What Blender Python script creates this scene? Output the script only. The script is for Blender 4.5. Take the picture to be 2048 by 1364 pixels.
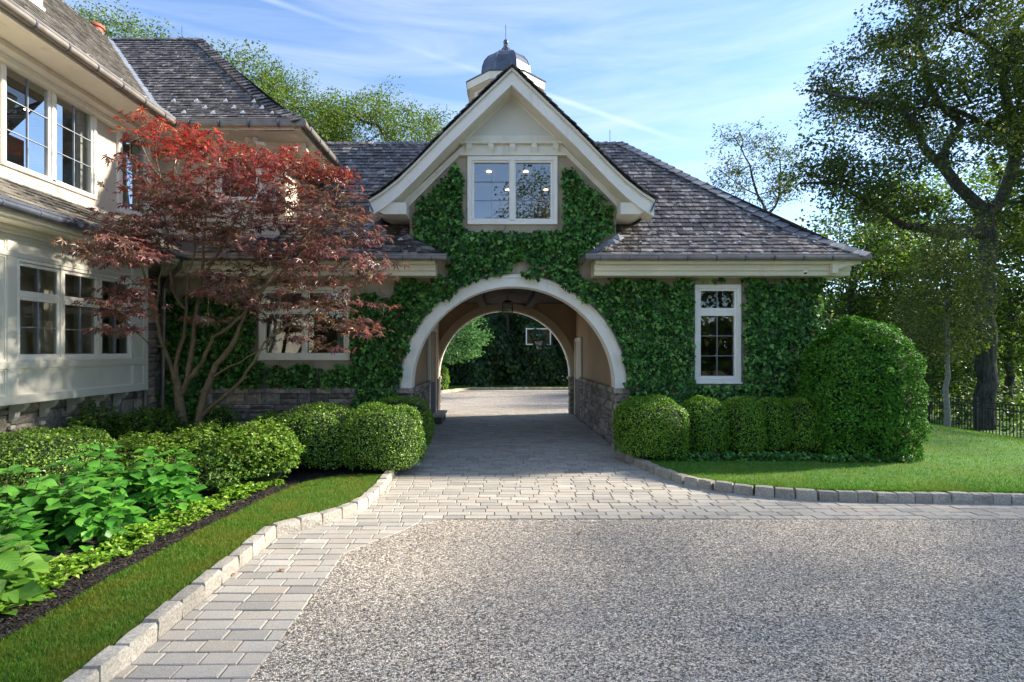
import bpy, math, random
import numpy as np
from mathutils import Vector, Matrix

random.seed(7)
RNG = np.random.default_rng(7)
for o in list(bpy.data.objects):
    bpy.data.objects.remove(o)
SC = bpy.context.scene
COL = SC.collection
R = math.radians

# ------------------------------------------------------------------ camera
CX, CY, FPX, EYE = 993.0, 702.0, 1100.0, 2.0     # vanishing point, focal length in photo pixels, eye height
cam = bpy.data.cameras.new('camera'); camo = bpy.data.objects.new('camera', cam); COL.objects.link(camo)
cam.sensor_width = 36; cam.lens = 36 * FPX / 2048
camo.location = (0, 0, EYE); camo.rotation_euler = (R(90), 0, 0)
cam.shift_x = (1024 - CX) / 2048; cam.shift_y = (CY - 682) / 2048
cam.clip_start = .05; cam.clip_end = 2000
SC.camera = camo

# ------------------------------------------------------------------ light
SUN_EL, SUN_AZ = 29.0, 74.0        # azimuth clockwise from +Y (behind the house) towards +X
world = bpy.data.worlds.new('World'); SC.world = world; world.use_nodes = True
wn, wl_ = world.node_tree.nodes, world.node_tree.links
for n in list(wn): wn.remove(n)
wo = wn.new('ShaderNodeOutputWorld'); bg = wn.new('ShaderNodeBackground'); bg.inputs[1].default_value = .102
sky = wn.new('ShaderNodeTexSky'); sky.sky_type = 'NISHITA'; sky.sun_disc = False
sky.sun_elevation = R(SUN_EL); sky.sun_rotation = R(SUN_AZ)
sky.air_density = .85; sky.dust_density = .2; sky.ozone_density = 3.4
tc = wn.new('ShaderNodeTexCoord'); mp = wn.new('ShaderNodeMapping')
mp.inputs['Rotation'].default_value = (0, R(-14), R(20)); mp.inputs['Scale'].default_value = (1.0, 1.6, 9.0)
nz = wn.new('ShaderNodeTexNoise'); nz.inputs['Scale'].default_value = 2.2; nz.inputs['Detail'].default_value = 7; nz.inputs['Roughness'].default_value = .6
nz.inputs['Distortion'].default_value = .6
cr = wn.new('ShaderNodeValToRGB'); cr.color_ramp.elements[0].position = .36; cr.color_ramp.elements[1].position = .78
cr.color_ramp.elements[0].color = (.02, .02, .02, 1); cr.color_ramp.elements[1].color = (.42, .42, .42, 1)
mx = wn.new('ShaderNodeMix'); mx.data_type = 'RGBA'
wl_.new(tc.outputs['Generated'], mp.inputs['Vector']); wl_.new(mp.outputs[0], nz.inputs['Vector'])
wl_.new(nz.outputs[0], cr.inputs[0]); wl_.new(cr.outputs[0], mx.inputs[0])
wl_.new(sky.outputs[0], mx.inputs[6]); mx.inputs[7].default_value = (3.6, 3.85, 4.3, 1)
# a thin vapour trail across the sky, as a great circle
_a, _b = Vector((540 - CX, FPX, CY - 0)).normalized(), Vector((1430 - CX, FPX, CY - 305)).normalized(); _n = _a.cross(_b).normalized()
dt = wn.new('ShaderNodeVectorMath'); dt.operation = 'DOT_PRODUCT'; dt.inputs[1].default_value = _n; wl_.new(tc.outputs['Generated'], dt.inputs[0])
ab = wn.new('ShaderNodeMath'); ab.operation = 'ABSOLUTE'; wl_.new(dt.outputs['Value'], ab.inputs[0])
tr = wn.new('ShaderNodeMapRange'); tr.interpolation_type = 'SMOOTHSTEP'; tr.inputs[1].default_value = .0; tr.inputs[2].default_value = .0065; tr.inputs[3].default_value = .36; tr.inputs[4].default_value = 0; wl_.new(ab.outputs[0], tr.inputs[0])
n9 = wn.new('ShaderNodeTexNoise'); n9.inputs['Scale'].default_value = 5; n9.inputs['Detail'].default_value = 5; wl_.new(tc.outputs['Generated'], n9.inputs['Vector'])
m9 = wn.new('ShaderNodeMapRange'); m9.inputs[1].default_value = .38; m9.inputs[2].default_value = .68; m9.inputs[4].default_value = .55; wl_.new(n9.outputs[0], m9.inputs[0])
mu9 = wn.new('ShaderNodeMath'); mu9.operation = 'MULTIPLY'; wl_.new(tr.outputs[0], mu9.inputs[0]); wl_.new(m9.outputs[0], mu9.inputs[1])
mx2 = wn.new('ShaderNodeMix'); mx2.data_type = 'RGBA'; wl_.new(mu9.outputs[0], mx2.inputs[0]); wl_.new(mx.outputs[2], mx2.inputs[6]); mx2.inputs[7].default_value = (4.6, 5.1, 6.0, 1)
wl_.new(mx2.outputs[2], bg.inputs[0]); wl_.new(bg.outputs[0], wo.inputs[0])
sl = bpy.data.lights.new('sun', 'SUN'); sl.energy = 3.6; sl.angle = R(3.0); sl.color = (1.0, .90, .76)
so = bpy.data.objects.new('sun', sl); COL.objects.link(so)
sd = Vector((math.sin(R(SUN_AZ)) * math.cos(R(SUN_EL)), math.cos(R(SUN_AZ)) * math.cos(R(SUN_EL)), math.sin(R(SUN_EL))))
so.rotation_euler = sd.to_track_quat('Z', 'Y').to_euler()
SC.view_settings.view_transform = 'Standard'; SC.view_settings.look = 'None'
SC.view_settings.exposure = 1.78; SC.view_settings.gamma = 1.0; SC.view_settings.use_curve_mapping = False
SC.render.engine = 'CYCLES'
SC.cycles.max_bounces = 6; SC.cycles.diffuse_bounces = 3; SC.cycles.glossy_bounces = 3
SC.cycles.transmission_bounces = 4; SC.cycles.transparent_max_bounces = 8
SC.cycles.use_denoising = True

# ------------------------------------------------------------------ helpers
def at(x, y, D):
    """photo pixel and distance -> point in the world"""
    return ((x - CX) * D / FPX, D, EYE + (CY - y) * D / FPX)

ORIG = {}
def meta(o, label=None, cat=None, group=None, kind=None):
    if label: o['label'] = label
    if cat: o['category'] = cat
    if group: o['group'] = group
    if kind: o['kind'] = kind
    return o
def thing(name, label, cat, loc=(0, 0, 0), group=None, kind=None):
    o = bpy.data.objects.new(name, None); COL.objects.link(o); o.location = loc
    o.empty_display_size = .2
    ORIG[o.name] = tuple(loc)
    return meta(o, label, cat, group, kind)
def origin(p):
    return ORIG.get(p.name, (0, 0, 0)) if p is not None else (0, 0, 0)
def from_mesh(name, me, parent=None):
    o = bpy.data.objects.new(name, me); COL.objects.link(o)
    if parent is not None:
        o.parent = parent; ORIG[o.name] = origin(parent)
    return o
def np_mesh(name, V, F, mat, smooth=False):
    """V (n,3), F (m,k) all faces with k corners"""
    V = np.asarray(V, dtype=np.float32); F = np.asarray(F, dtype=np.int32)
    me = bpy.data.meshes.new(name)
    m, k = F.shape
    me.vertices.add(len(V)); me.vertices.foreach_set('co', V.ravel())
    me.loops.add(m * k); me.loops.foreach_set('vertex_index', F.ravel())
    me.polygons.add(m)
    me.polygons.foreach_set('loop_start', np.arange(0, m * k, k, dtype=np.int32))
    if smooth: me.polygons.foreach_set('use_smooth', np.ones(m, dtype=bool))
    me.materials.append(mat); me.update(calc_edges=True)
    return me
def np_obj(name, V, F, mat, parent=None, smooth=False):
    V = np.asarray(V, dtype=np.float32) - np.array(origin(parent), dtype=np.float32)
    return from_mesh(name, np_mesh(name, V, F, mat, smooth), parent)

class MB:
    def __init__(s): s.v = []; s.f = []
    def add(s, vs, fs):
        b = len(s.v); s.v += [tuple(p) for p in vs]; s.f += [tuple(b + i for i in f) for f in fs]; return s
    def box(s, x0, x1, y0, y1, z0, z1):
        return s.add([(x0,y0,z0),(x1,y0,z0),(x1,y1,z0),(x0,y1,z0),(x0,y0,z1),(x1,y0,z1),(x1,y1,z1),(x0,y1,z1)],
                     [(0,3,2,1),(4,5,6,7),(0,1,5,4),(1,2,6,5),(2,3,7,6),(3,0,4,7)])
    def quad(s, a, b, c, d): return s.add([a, b, c, d], [(0, 1, 2, 3)])
    def prism(s, pts, a0, a1, axis='y'):
        """closed polygon pts [(p,q)] extruded along an axis: y -> (p,a,q), x -> (a,p,q), z -> (p,q,a)"""
        def P(p, q, a): return (p, a, q) if axis == 'y' else ((a, p, q) if axis == 'x' else (p, q, a))
        n = len(pts); b = len(s.v)
        s.v += [P(p, q, a0) for p, q in pts] + [P(p, q, a1) for p, q in pts]
        s.f.append(tuple(b + i for i in range(n))); s.f.append(tuple(b + n + i for i in reversed(range(n))))
        for i in range(n):
            j = (i + 1) % n; s.f.append((b + i, b + n + i, b + n + j, b + j))
        return s
    def strip(s, A, B, y0, y1):
        """band between polylines A and B (x,z) with thickness y0..y1"""
        n = len(A); b = len(s.v)
        for y in (y0, y1):
            s.v += [(p[0], y, p[1]) for p in A] + [(p[0], y, p[1]) for p in B]
        for i in range(n - 1):
            a, c = b + i, b + n + i; d, e = b + 2 * n + i, b + 3 * n + i
            s.f += [(a, a + 1, c + 1, c), (d, e, e + 1, d + 1), (a, d, d + 1, a + 1), (c, c + 1, e + 1, e)]
        s.f += [(b, b + n, b + 3 * n, b + 2 * n), (b + n - 1, b + 3 * n - 1, b + 4 * n - 1, b + 2 * n - 1)]
        return s
    def tube(s, pts, rad, k=8, caps=True, arc=None):
        pts = [Vector(p) for p in pts]; n = len(pts); b = len(s.v)
        rs = rad if isinstance(rad, (list, tuple)) else [rad] * n
        for i, p in enumerate(pts):
            t = (pts[min(i + 1, n - 1)] - pts[max(i - 1, 0)]).normalized()
            u = t.cross(Vector((0, 0, 1)))
            if u.length < .05: u = t.cross(Vector((0, 1, 0)))
            u.normalize(); w = u.cross(t)
            for j in range(k):
                a = 2 * math.pi * j / k if arc is None else arc[0] + (arc[1] - arc[0]) * j / (k - 1)
                s.v.append(tuple(p + (u * math.cos(a) + w * math.sin(a)) * rs[i]))
        kk = k if arc is None else k - 1
        for i in range(n - 1):
            for j in range(kk):
                j2 = (j + 1) % k
                s.f.append((b + i*k + j, b + i*k + j2, b + (i+1)*k + j2, b + (i+1)*k + j))
        if caps and arc is None:
            s.f.append(tuple(b + j for j in reversed(range(k)))); s.f.append(tuple(b + (n-1)*k + j for j in range(k)))
        return s
    def lathe(s, c, prof, k=16, rot=0.0):
        b = len(s.v); n = len(prof)
        for r, z in prof:
            for j in range(k):
                a = rot + 2 * math.pi * j / k
                s.v.append((c[0] + r * math.cos(a), c[1] + r * math.sin(a), c[2] + z))
        for i in range(n - 1):
            for j in range(k):
                s.f.append((b + i*k + j, b + i*k + (j+1) % k, b + (i+1)*k + (j+1) % k, b + (i+1)*k + j))
        s.f.append(tuple(b + (n-1)*k + j for j in range(k)))
        s.f.append(tuple(b + j for j in reversed(range(k))))
        return s
    def build(s, name, mat, parent=None, smooth=False, bevel=0):
        og = origin(parent)
        me = bpy.data.meshes.new(name)
        me.from_pydata([(p[0]-og[0], p[1]-og[1], p[2]-og[2]) for p in s.v], [], s.f)
        me.materials.append(mat)
        if smooth:
            me.polygons.foreach_set('use_smooth', np.ones(len(s.f), dtype=bool))
            try: me.set_sharp_from_angle(angle=R(40))
            except Exception: pass
        me.update()
        o = from_mesh(name, me, parent)
        if bevel:
            m = o.modifiers.new('bevel', 'BEVEL'); m.width = bevel; m.segments = 1; m.limit_method = 'ANGLE'
        return o

# ------------------------------------------------------------------ materials
def ramp(nt, stops, interp='LINEAR'):
    r = nt.nodes.new('ShaderNodeValToRGB'); r.color_ramp.interpolation = interp
    e = r.color_ramp.elements
    while len(e) < len(stops): e.new(.5)
    for i, (p, c) in enumerate(stops):
        e[i].position = p; e[i].color = (c[0], c[1], c[2], 1) if not isinstance(c, (int, float)) else (c, c, c, 1)
    return r
def newmat(name):
    m = bpy.data.materials.new(name); m.use_nodes = True
    nt = m.node_tree; b = nt.nodes['Principled BSDF']
    return m, nt, b
def noise(nt, scale, detail=4, rough=.55, vec=None, stretch=None):
    n = nt.nodes.new('ShaderNodeTexNoise'); n.inputs['Scale'].default_value = scale
    n.inputs['Detail'].default_value = detail; n.inputs['Roughness'].default_value = rough
    g = nt.nodes.new('ShaderNodeNewGeometry'); src = g.outputs['Position']
    if stretch:
        mpn = nt.nodes.new('ShaderNodeMapping'); mpn.inputs['Scale'].default_value = stretch
        nt.links.new(src, mpn.inputs['Vector']); src = mpn.outputs[0]
    nt.links.new(src, n.inputs['Vector']); return n
def mixc(nt, fac, a, b, mode='MIX'):
    m = nt.nodes.new('ShaderNodeMix'); m.data_type = 'RGBA'; m.blend_type = mode
    for sck, val in ((m.inputs[0], fac), (m.inputs[6], a), (m.inputs[7], b)):
        if hasattr(val, 'node'): nt.links.new(val, sck)
        elif isinstance(val, (int, float)): sck.default_value = val if sck == m.inputs[0] else (val, val, val, 1)
        else: sck.default_value = (val[0], val[1], val[2], 1)
    return m.outputs[2]
def addbump(nt, b, height, strength=.3, dist=.01):
    n = nt.nodes.new('ShaderNodeBump'); n.inputs['Strength'].default_value = strength; n.inputs['Distance'].default_value = dist
    nt.links.new(height, n.inputs['Height']); nt.links.new(n.outputs[0], b.inputs['Normal'])
def rnd_socket(nt):
    g = nt.nodes.new('ShaderNodeNewGeometry'); oi = nt.nodes.new('ShaderNodeObjectInfo')
    a = nt.nodes.new('ShaderNodeMath'); a.operation = 'ADD'; f = nt.nodes.new('ShaderNodeMath'); f.operation = 'FRACT'
    nt.links.new(g.outputs['Random Per Island'], a.inputs[0]); nt.links.new(oi.outputs['Random'], a.inputs[1])
    nt.links.new(a.outputs[0], f.inputs[0]); return f.outputs[0]
def M_plain(name, col, rough=.5, var=.12, scale=3.0, bump=.0, bscale=60, metal=0, dirt=None):
    m, nt, b = newmat(name)
    n = noise(nt, scale, 5)
    lo = [c * (1 - var) for c in col]; hi = [min(1, c * (1 + var)) for c in col]
    r = ramp(nt, [(.3, lo), (.7, hi)]); nt.links.new(n.outputs[0], r.inputs[0])
    out = r.outputs[0]
    if dirt:
        n2 = noise(nt, dirt[1], 6, .65, stretch=(1, 1, .25)); r2 = ramp(nt, [(.55, 0), (.75, 1)])
        nt.links.new(n2.outputs[0], r2.inputs[0])
        mm = nt.nodes.new('ShaderNodeMath'); mm.operation = 'MULTIPLY'; mm.inputs[1].default_value = dirt[2]
        nt.links.new(r2.outputs[0], mm.inputs[0])
        out = mixc(nt, mm.outputs[0], out, dirt[0])
    nt.links.new(out, b.inputs['Base Color'])
    b.inputs['Roughness'].default_value = rough; b.inputs['Metallic'].default_value = metal
    if bump:
        n3 = noise(nt, bscale, 5); addbump(nt, b, n3.outputs[0], bump, .01)
    return m
def M_piece(name, stops, rough=.7, nscale=25, nvar=.35, bump=.5, bdist=.006, big=None, spec=.5):
    """per-piece colour from a ramp, grain from noise"""
    m, nt, b = newmat(name)
    r = ramp(nt, stops); nt.links.new(rnd_socket(nt), r.inputs[0])
    n = noise(nt, nscale, 7, .7)
    rr = ramp(nt, [(.3, 1 - nvar), (.7, 1 + nvar * .6)]); nt.links.new(n.outputs[0], rr.inputs[0])
    out = mixc(nt, 1.0, r.outputs[0], rr.outputs[0], 'MULTIPLY')
    if big:      # (colour, scale, amount, threshold)
        n2 = noise(nt, big[1], 6, .65); r2 = ramp(nt, [(big[3], 0), (big[3] + .15, big[2])])
        nt.links.new(n2.outputs[0], r2.inputs[0]); out = mixc(nt, r2.outputs[0], out, big[0])
    nt.links.new(out, b.inputs['Base Color']); b.inputs['Roughness'].default_value = rough
    b.inputs['Specular IOR Level'].default_value = spec
    addbump(nt, b, n.outputs[0], bump, bdist)
    return m
def M_leaf(name, stops, trans=.35, rough=.42, tcol=None, spec=.4, pos=None):
    m, nt, b = newmat(name)
    r = ramp(nt, stops); nt.links.new(rnd_socket(nt), r.inputs[0])
    out = r.outputs[0]
    if pos:      # (scale, colour, amount): patches of another leaf colour through the plant
        n = noise(nt, pos[0], 3); r2 = ramp(nt, [(.45, 0), (.62, pos[2])]); nt.links.new(n.outputs[0], r2.inputs[0])
        out = mixc(nt, r2.outputs[0], out, pos[1])
    nt.links.new(out, b.inputs['Base Color']); b.inputs['Roughness'].default_value = rough
    b.inputs['Specular IOR Level'].default_value = spec
    t = nt.nodes.new('ShaderNodeBsdfTranslucent'); ms = nt.nodes.new('ShaderNodeMixShader'); ms.inputs[0].default_value = trans
    if tcol: c = mixc(nt, 1.0, out, tcol, 'MULTIPLY')
    else: c = out
    nt.links.new(c, t.inputs[0]); o = nt.nodes['Material Output']
    nt.links.new(b.outputs[0], ms.inputs[1]); nt.links.new(t.outputs[0], ms.inputs[2]); nt.links.new(ms.outputs[0], o.inputs[0])
    return m
def M_glass(name, tint=(.75, .8, .8), base=.09):
    m, nt, b = newmat(name); o = nt.nodes['Material Output']
    t = nt.nodes.new('ShaderNodeBsdfTransparent'); t.inputs[0].default_value = (*tint, 1)
    g = nt.nodes.new('ShaderNodeBsdfGlossy'); g.inputs['Roughness'].default_value = 0.0; g.inputs[0].default_value = (.78, .80, .80, 1)
    n = noise(nt, 1.3, 2); bp = nt.nodes.new('ShaderNodeBump'); bp.inputs['Strength'].default_value = .05; bp.inputs['Distance'].default_value = .02
    nt.links.new(n.outputs[0], bp.inputs['Height']); nt.links.new(bp.outputs[0], g.inputs['Normal'])
    lw = nt.nodes.new('ShaderNodeFresnel'); lw.inputs[0].default_value = 1.5
    mr = nt.nodes.new('ShaderNodeMapRange'); mr.inputs[3].default_value = base; mr.inputs[4].default_value = 1.0
    nt.links.new(lw.outputs[0], mr.inputs[0])
    ms = nt.nodes.new('ShaderNodeMixShader'); nt.links.new(mr.outputs[0], ms.inputs[0])
    nt.links.new(t.outputs[0], ms.inputs[1]); nt.links.new(g.outputs[0], ms.inputs[2]); nt.links.new(ms.outputs[0], o.inputs[0])
    return m
def M_emit(name, col, s):
    m, nt, b = newmat(name); b.inputs['Base Color'].default_value = (*col, 1)
    b.inputs['Emission Color'].default_value = (*col, 1); b.inputs['Emission Strength'].default_value = s; return m

mt = {}
mt['trim'] = M_plain('cream_paint', (.78, .735, .61), .5, .05, 2, dirt=((.36, .30, .20), 5, .38))
mt['white'] = M_plain('white_paint', (.84, .81, .72), .42, .04, 2, dirt=((.42, .38, .3), 7, .26))
mt['fascia'] = M_plain('cream_fascia_paint', (.74, .68, .50), .5, .06, 2, dirt=((.45, .38, .24), 4, .25))
mt['panel'] = M_plain('grey_panel_paint', (.64, .62, .53), .48, .05, 2, dirt=((.42, .36, .26), 4, .3))
mt['stucco'] = M_plain('buff_stucco', (.42, .35, .25), .9, .15, 3, .35, 90, dirt=((.18, .13, .08), 3, .65))
mt['brown_stucco'] = M_plain('brown_stucco', (.50, .345, .20), .85, .08, 1.5, .2, 90)
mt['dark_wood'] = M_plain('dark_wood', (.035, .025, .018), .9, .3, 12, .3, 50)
mt['zinc'] = M_plain('zinc_metal', (.22, .20, .17), .45, .22, 5, metal=.4)
mt['darkzinc'] = M_plain('dark_zinc', (.105, .12, .15), .38, .25, 6, .1, 30, metal=.5)
mt['lead'] = M_plain('pale_flashing', (.30, .33, .38), .45, .2, 4, metal=.3)
mt['black'] = M_plain('black_metal', (.015, .015, .016), .4, .2, 10)
mt['mesh_white'] = M_plain('white_enamel', (.8, .8, .8), .35, .03, 5)
mt['red'] = M_plain('red_enamel', (.55, .05, .03), .4, .1, 5)
mt['terra'] = M_plain('terracotta', (.42, .11, .055), .7, .2, 12, .2, 60)
mt['slate'] = M_piece('slate', [(0, (.050, .043, .039)), (.4, (.085, .073, .066)), (.8, (.14, .12, .108)), (.95, (.21, .185, .165)), (1, (.32, .295, .265))],
                      .42, 18, .7, .6, .01, big=((.58, .57, .56), 6.5, .75, .54), spec=.4)
mt['oldslate'] = M_piece('mossy_slate', [(0, (.09, .083, .072)), (.5, (.15, .138, .118)), (1, (.23, .21, .18))],
                         .5, 9, .45, .5, .008, big=((.24, .25, .12), 2.2, .45, .56), spec=.5)
mt['capslate'] = M_piece('cap_slate', [(0, (.12, .12, .135)), (.6, (.18, .18, .195)), (1, (.27, .27, .28))], .45, 14, .4, .5, .006, big=((.4, .4, .38), 6, .5, .56))
mt['bluestone'] = M_piece('blue_slate', [(0, (.13, .17, .22)), (1, (.26, .31, .36))], .4, 12, .3, .4, .006)
mt['stone'] = M_piece('granite_walling', [(0, (.19, .17, .145)), (.35, (.31, .275, .23)), (.7, (.42, .37, .30)), (.88, (.46, .36, .25)), (1, (.56, .51, .43))],
                      .85, 14, .55, 1.0, .03, big=((.12, .10, .08), 2.5, .4, .55))
mt['mortar'] = M_plain('mortar', (.13, .115, .10), .95, .2, 15, .4, 80)
mt['paver'] = M_piece('granite_sett', [(0, (.34, .32, .28)), (.3, (.43, .40, .345)), (.7, (.49, .455, .39)), (.9, (.46, .40, .32)), (1, (.57, .54, .47))],
                      .8, 150, .55, .35, .003, big=((.31, .29, .25), 1.1, .45, .52))
mt['kerb'] = M_piece('granite_kerb', [(0, (.34, .315, .27)), (.6, (.46, .425, .36)), (1, (.58, .535, .45))],
                     .8, 45, .5, .9, .012, big=((.22, .20, .16), 5, .45, .5))
mt['kerb2'] = M_piece('dark_granite_kerb', [(0, (.28, .26, .225)), (.6, (.37, .345, .29)), (1, (.46, .43, .37))], .8, 45, .55, .9, .012, big=((.15, .14, .11), 5, .5, .5))
mt['sand'] = M_plain('joint_sand', (.15, .125, .09), .95, .3, 30, .5, 200)
mt['lamp'] = M_emit('lamp_light', (1, .82, .5), 5)
mt['shade'] = M_plain('lamp_shade_cloth', (.75, .72, .62), .8, .05, 4)
mt['glass'] = M_glass('window_glass')
mt['glass_sky'] = M_glass('upper_window_glass', (.8, .82, .8), .30)
mt['curtain'] = M_plain('curtain_cloth', (.45, .43, .38), .9, .15, 8)
mt['room'] = M_plain('room_wall_paint', (.33, .24, .13), .8, .05, 2)
mt['concrete'] = M_plain('pale_stucco', (.58, .52, .41), .85, .08, 2.5, .2, 80)
# ------------------------------------------------------------------ terrain
def gz(x, y=0.0):
    t = max(0.0, min(1.0, (x - 10.5) / 5.5)); return -.85 * t ** 1.4
def gza(x):
    t = np.clip((x - 10.5) / 5.5, 0, 1); return -.85 * t ** 1.4

def M_ground(name, c0, c1, scale, bscale, bstr, extra=None):
    m, nt, b = newmat(name)
    n = noise(nt, scale, 8, .65); r = ramp(nt, [(.3, c0), (.7, c1)]); nt.links.new(n.outputs[0], r.inputs[0])
    out = r.outputs[0]
    if extra:
        n2 = noise(nt, extra[1], 5); r2 = ramp(nt, [(.5, 0), (.68, extra[2])]); nt.links.new(n2.outputs[0], r2.inputs[0])
        out = mixc(nt, r2.outputs[0], out, extra[0])
    nt.links.new(out, b.inputs['Base Color']); b.inputs['Roughness'].default_value = .95
    n3 = noise(nt, bscale, 6, .7); addbump(nt, b, n3.outputs[0], bstr, .02); return m
mt['earth'] = M_ground('woodland_earth', (.035, .045, .015), (.08, .085, .03), 1.2, 20, .6, ((.05, .035, .02), .8, .7))
mt['turf'] = M_ground('turf', (.05, .12, .014), (.10, .19, .022), 6, 120, .8, ((.15, .15, .03), 1.6, .5))
mt['turf2'] = M_ground('lush_turf', (.05, .15, .014), (.10, .24, .022), 6, 120, .8, ((.16, .22, .03), .9, .5))
mt['mulch'] = M_ground('dark_mulch', (.012, .010, .008), (.035, .028, .022), 40, 90, 1.0)

def M_gravel(name, tint=1.0, warm=(1, 1, 1), cell=105.0, rel=1.0):
    m, nt, b = newmat(name)
    g = nt.nodes.new('ShaderNodeNewGeometry')
    v = nt.nodes.new('ShaderNodeTexVoronoi'); v.inputs['Scale'].default_value = cell; v.feature = 'F1'
    nt.links.new(g.outputs['Position'], v.inputs['Vector'])
    sp = nt.nodes.new('ShaderNodeSeparateColor'); nt.links.new(v.outputs['Color'], sp.inputs[0])
    k = tint
    r = ramp(nt, [(0, (.04*k, .04*k, .04*k)), (.25, (.13*k, .128*k, .125*k)), (.5, (.34*k, .33*k, .32*k)), (.75, (.52*k, .51*k, .49*k)), (1, (.82*k, .80*k, .77*k))])
    nt.links.new(sp.outputs[0], r.inputs[0])
    n = noise(nt, 1.1, 6, .6); rr = ramp(nt, [(.32, .88), (.7, 1.08)]); nt.links.new(n.outputs[0], rr.inputs[0])
    out = mixc(nt, 1.0, r.outputs[0], rr.outputs[0], 'MULTIPLY'); out = mixc(nt, 1.0, out, warm, 'MULTIPLY')
    n6 = noise(nt, 56, 2, .5); r6 = ramp(nt, [(.38, .66), (.62, 1.25)]); nt.links.new(n6.outputs[0], r6.inputs[0]); out = mixc(nt, 1.0, out, r6.outputs[0], 'MULTIPLY')
    n4 = noise(nt, .35, 3); r4 = ramp(nt, [(.5, 0), (.7, .35)]); nt.links.new(n4.outputs[0], r4.inputs[0])
    out = mixc(nt, r4.outputs[0], out, (.36*k, .31*k, .27*k))
    nt.links.new(out, b.inputs['Base Color']); b.inputs['Roughness'].default_value = .8
    inv = nt.nodes.new('ShaderNodeMath'); inv.operation = 'SUBTRACT'; inv.inputs[0].default_value = 1
    nt.links.new(v.outputs['Distance'], inv.inputs[1])
    n5 = noise(nt, cell * .55, 3); ad = nt.nodes.new('ShaderNodeMath'); ad.operation = 'ADD'
    nt.links.new(inv.outputs[0], ad.inputs[0]); nt.links.new(n5.outputs[0], ad.inputs[1])
    addbump(nt, b, ad.outputs[0], rel, .02); return m
mt['gravel'] = M_gravel('grey_gravel', 1.42, (1.16, 1.02, .84), 86)
mt['court'] = M_gravel('fine_buff_gravel', .95, (1.08, 1.0, .90), 70, .3)
mt['pebble'] = M_piece('gravel_stone', [(0, (.05, .045, .04)), (.25, (.18, .165, .14)), (.5, (.50, .46, .39)), (1, (.92, .86, .76))], .75, 60, .2, .2, .002)

# base ground sheet to the horizon
xs = np.concatenate([[-400, -120, -40, -12], np.linspace(-8, 10, 7), np.linspace(10.5, 16, 12), [18, 24, 40, 120, 400]])
ys = np.concatenate([[-300, -60, -20], np.linspace(-14, 40, 14), [60, 120, 400, 900]])
gxx, gyy = np.meshgrid(xs, ys); Zg = gza(gxx) - .14 - .002 * np.clip(gyy - 40, 0, 60)
V = np.stack([gxx.ravel(), gyy.ravel(), Zg.ravel()], 1); nx, ny = len(xs), len(ys)
F = [(j*nx+i, j*nx+i+1, (j+1)*nx+i+1, (j+1)*nx+i) for j in range(ny-1) for i in range(nx-1)]
o = np_obj('ground', V, F, mt['earth']); o['kind'] = 'structure'

# paving outline and gravel edge (x, y)
GEDGE = [(-1.5, -14), (-1.5, 5.05), (-1.512, 5.42), (-1.366, 5.67), (-1.20, 5.90), (-1.04, 6.12), (-.88, 6.48), (-.74, 6.55), (14.5, 6.55)]
RK = [(14.5, 7.25), (6.98, 7.28), (5.0, 7.38), (4.21, 7.46), (3.64, 7.67), (3.17, 7.96), (2.85, 8.4), (2.64, 9.09), (2.50, 9.87), (2.45, 11.2)]
LK = [(-1.70, 11.2), (-1.63, 8.91), (-1.60, 7.77), (-1.64, 6.97), (-1.80, 6.61), (-2.03, 6.27), (-2.36, 5.93), (-2.355, 5.4), (-2.35, 4.19), (-2.33, -14)]
PAVE = GEDGE + RK + [(2.43, 17.74), (-1.74, 17.74)] + LK

def scan(poly, y):
    xs = []
    n = len(poly)
    for i in range(n):
        (x0, y0), (x1, y1) = poly[i], poly[(i+1) % n]
        if (y0 <= y < y1) or (y1 <= y < y0):
            xs.append(x0 + (y - y0) / (y1 - y0) * (x1 - x0))
    xs.sort(); return [(xs[i], xs[i+1]) for i in range(0, len(xs) - 1, 2)]

pave = thing('paved_drive', None, None); pave['kind'] = 'structure'
MB().add([(x, y, -.014) for x, y in PAVE], [tuple(range(len(PAVE)))]).build('joint_sand', mt['sand'], pave)
gp = GEDGE + [(14.5, -14)]
gravel = MB().add([(x, y, -.006) for x, y in gp], [tuple(range(len(gp)))]).build('gravel_drive', mt['gravel']); gravel['kind'] = 'structure'
# steel edging between paving and gravel
eg = [(x + (.004 if i < 7 else 0), y, .0) for i, (x, y) in enumerate(GEDGE[1:-1])]

def paver_mesh(w0a, w0b, w1a, w1b, d, h=.05, c=.006):
    """paver whose front edge runs w0a..w0b at y=0 and back edge w1a..w1b at y=d; top at z=0"""
    j = lambda s: random.uniform(-s, s)
    v = [(w0a, 0, -h), (w0b, 0, -h), (w1b, d, -h), (w1a, d, -h),
         (w0a, 0, -c), (w0b, 0, -c), (w1b, d, -c), (w1a, d, -c),
         (w0a + c + j(.003), c + j(.002), j(.0015)), (w0b - c + j(.003), c + j(.002), j(.0015)),
         (w1b - c + j(.003), d - c + j(.002), j(.0015)), (w1a + c + j(.003), d - c + j(.002), j(.0015))]
    f = [(8, 9, 10, 11)]
    for a in (0, 4):
        for i in range(4): f.append((a + i, a + (i+1) % 4, a + 4 + (i+1) % 4, a + 4 + i))
    return v, f
PL, PD, GAP = .272, .138, .0095
cells = []
y = 1.6; j = 0
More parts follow.
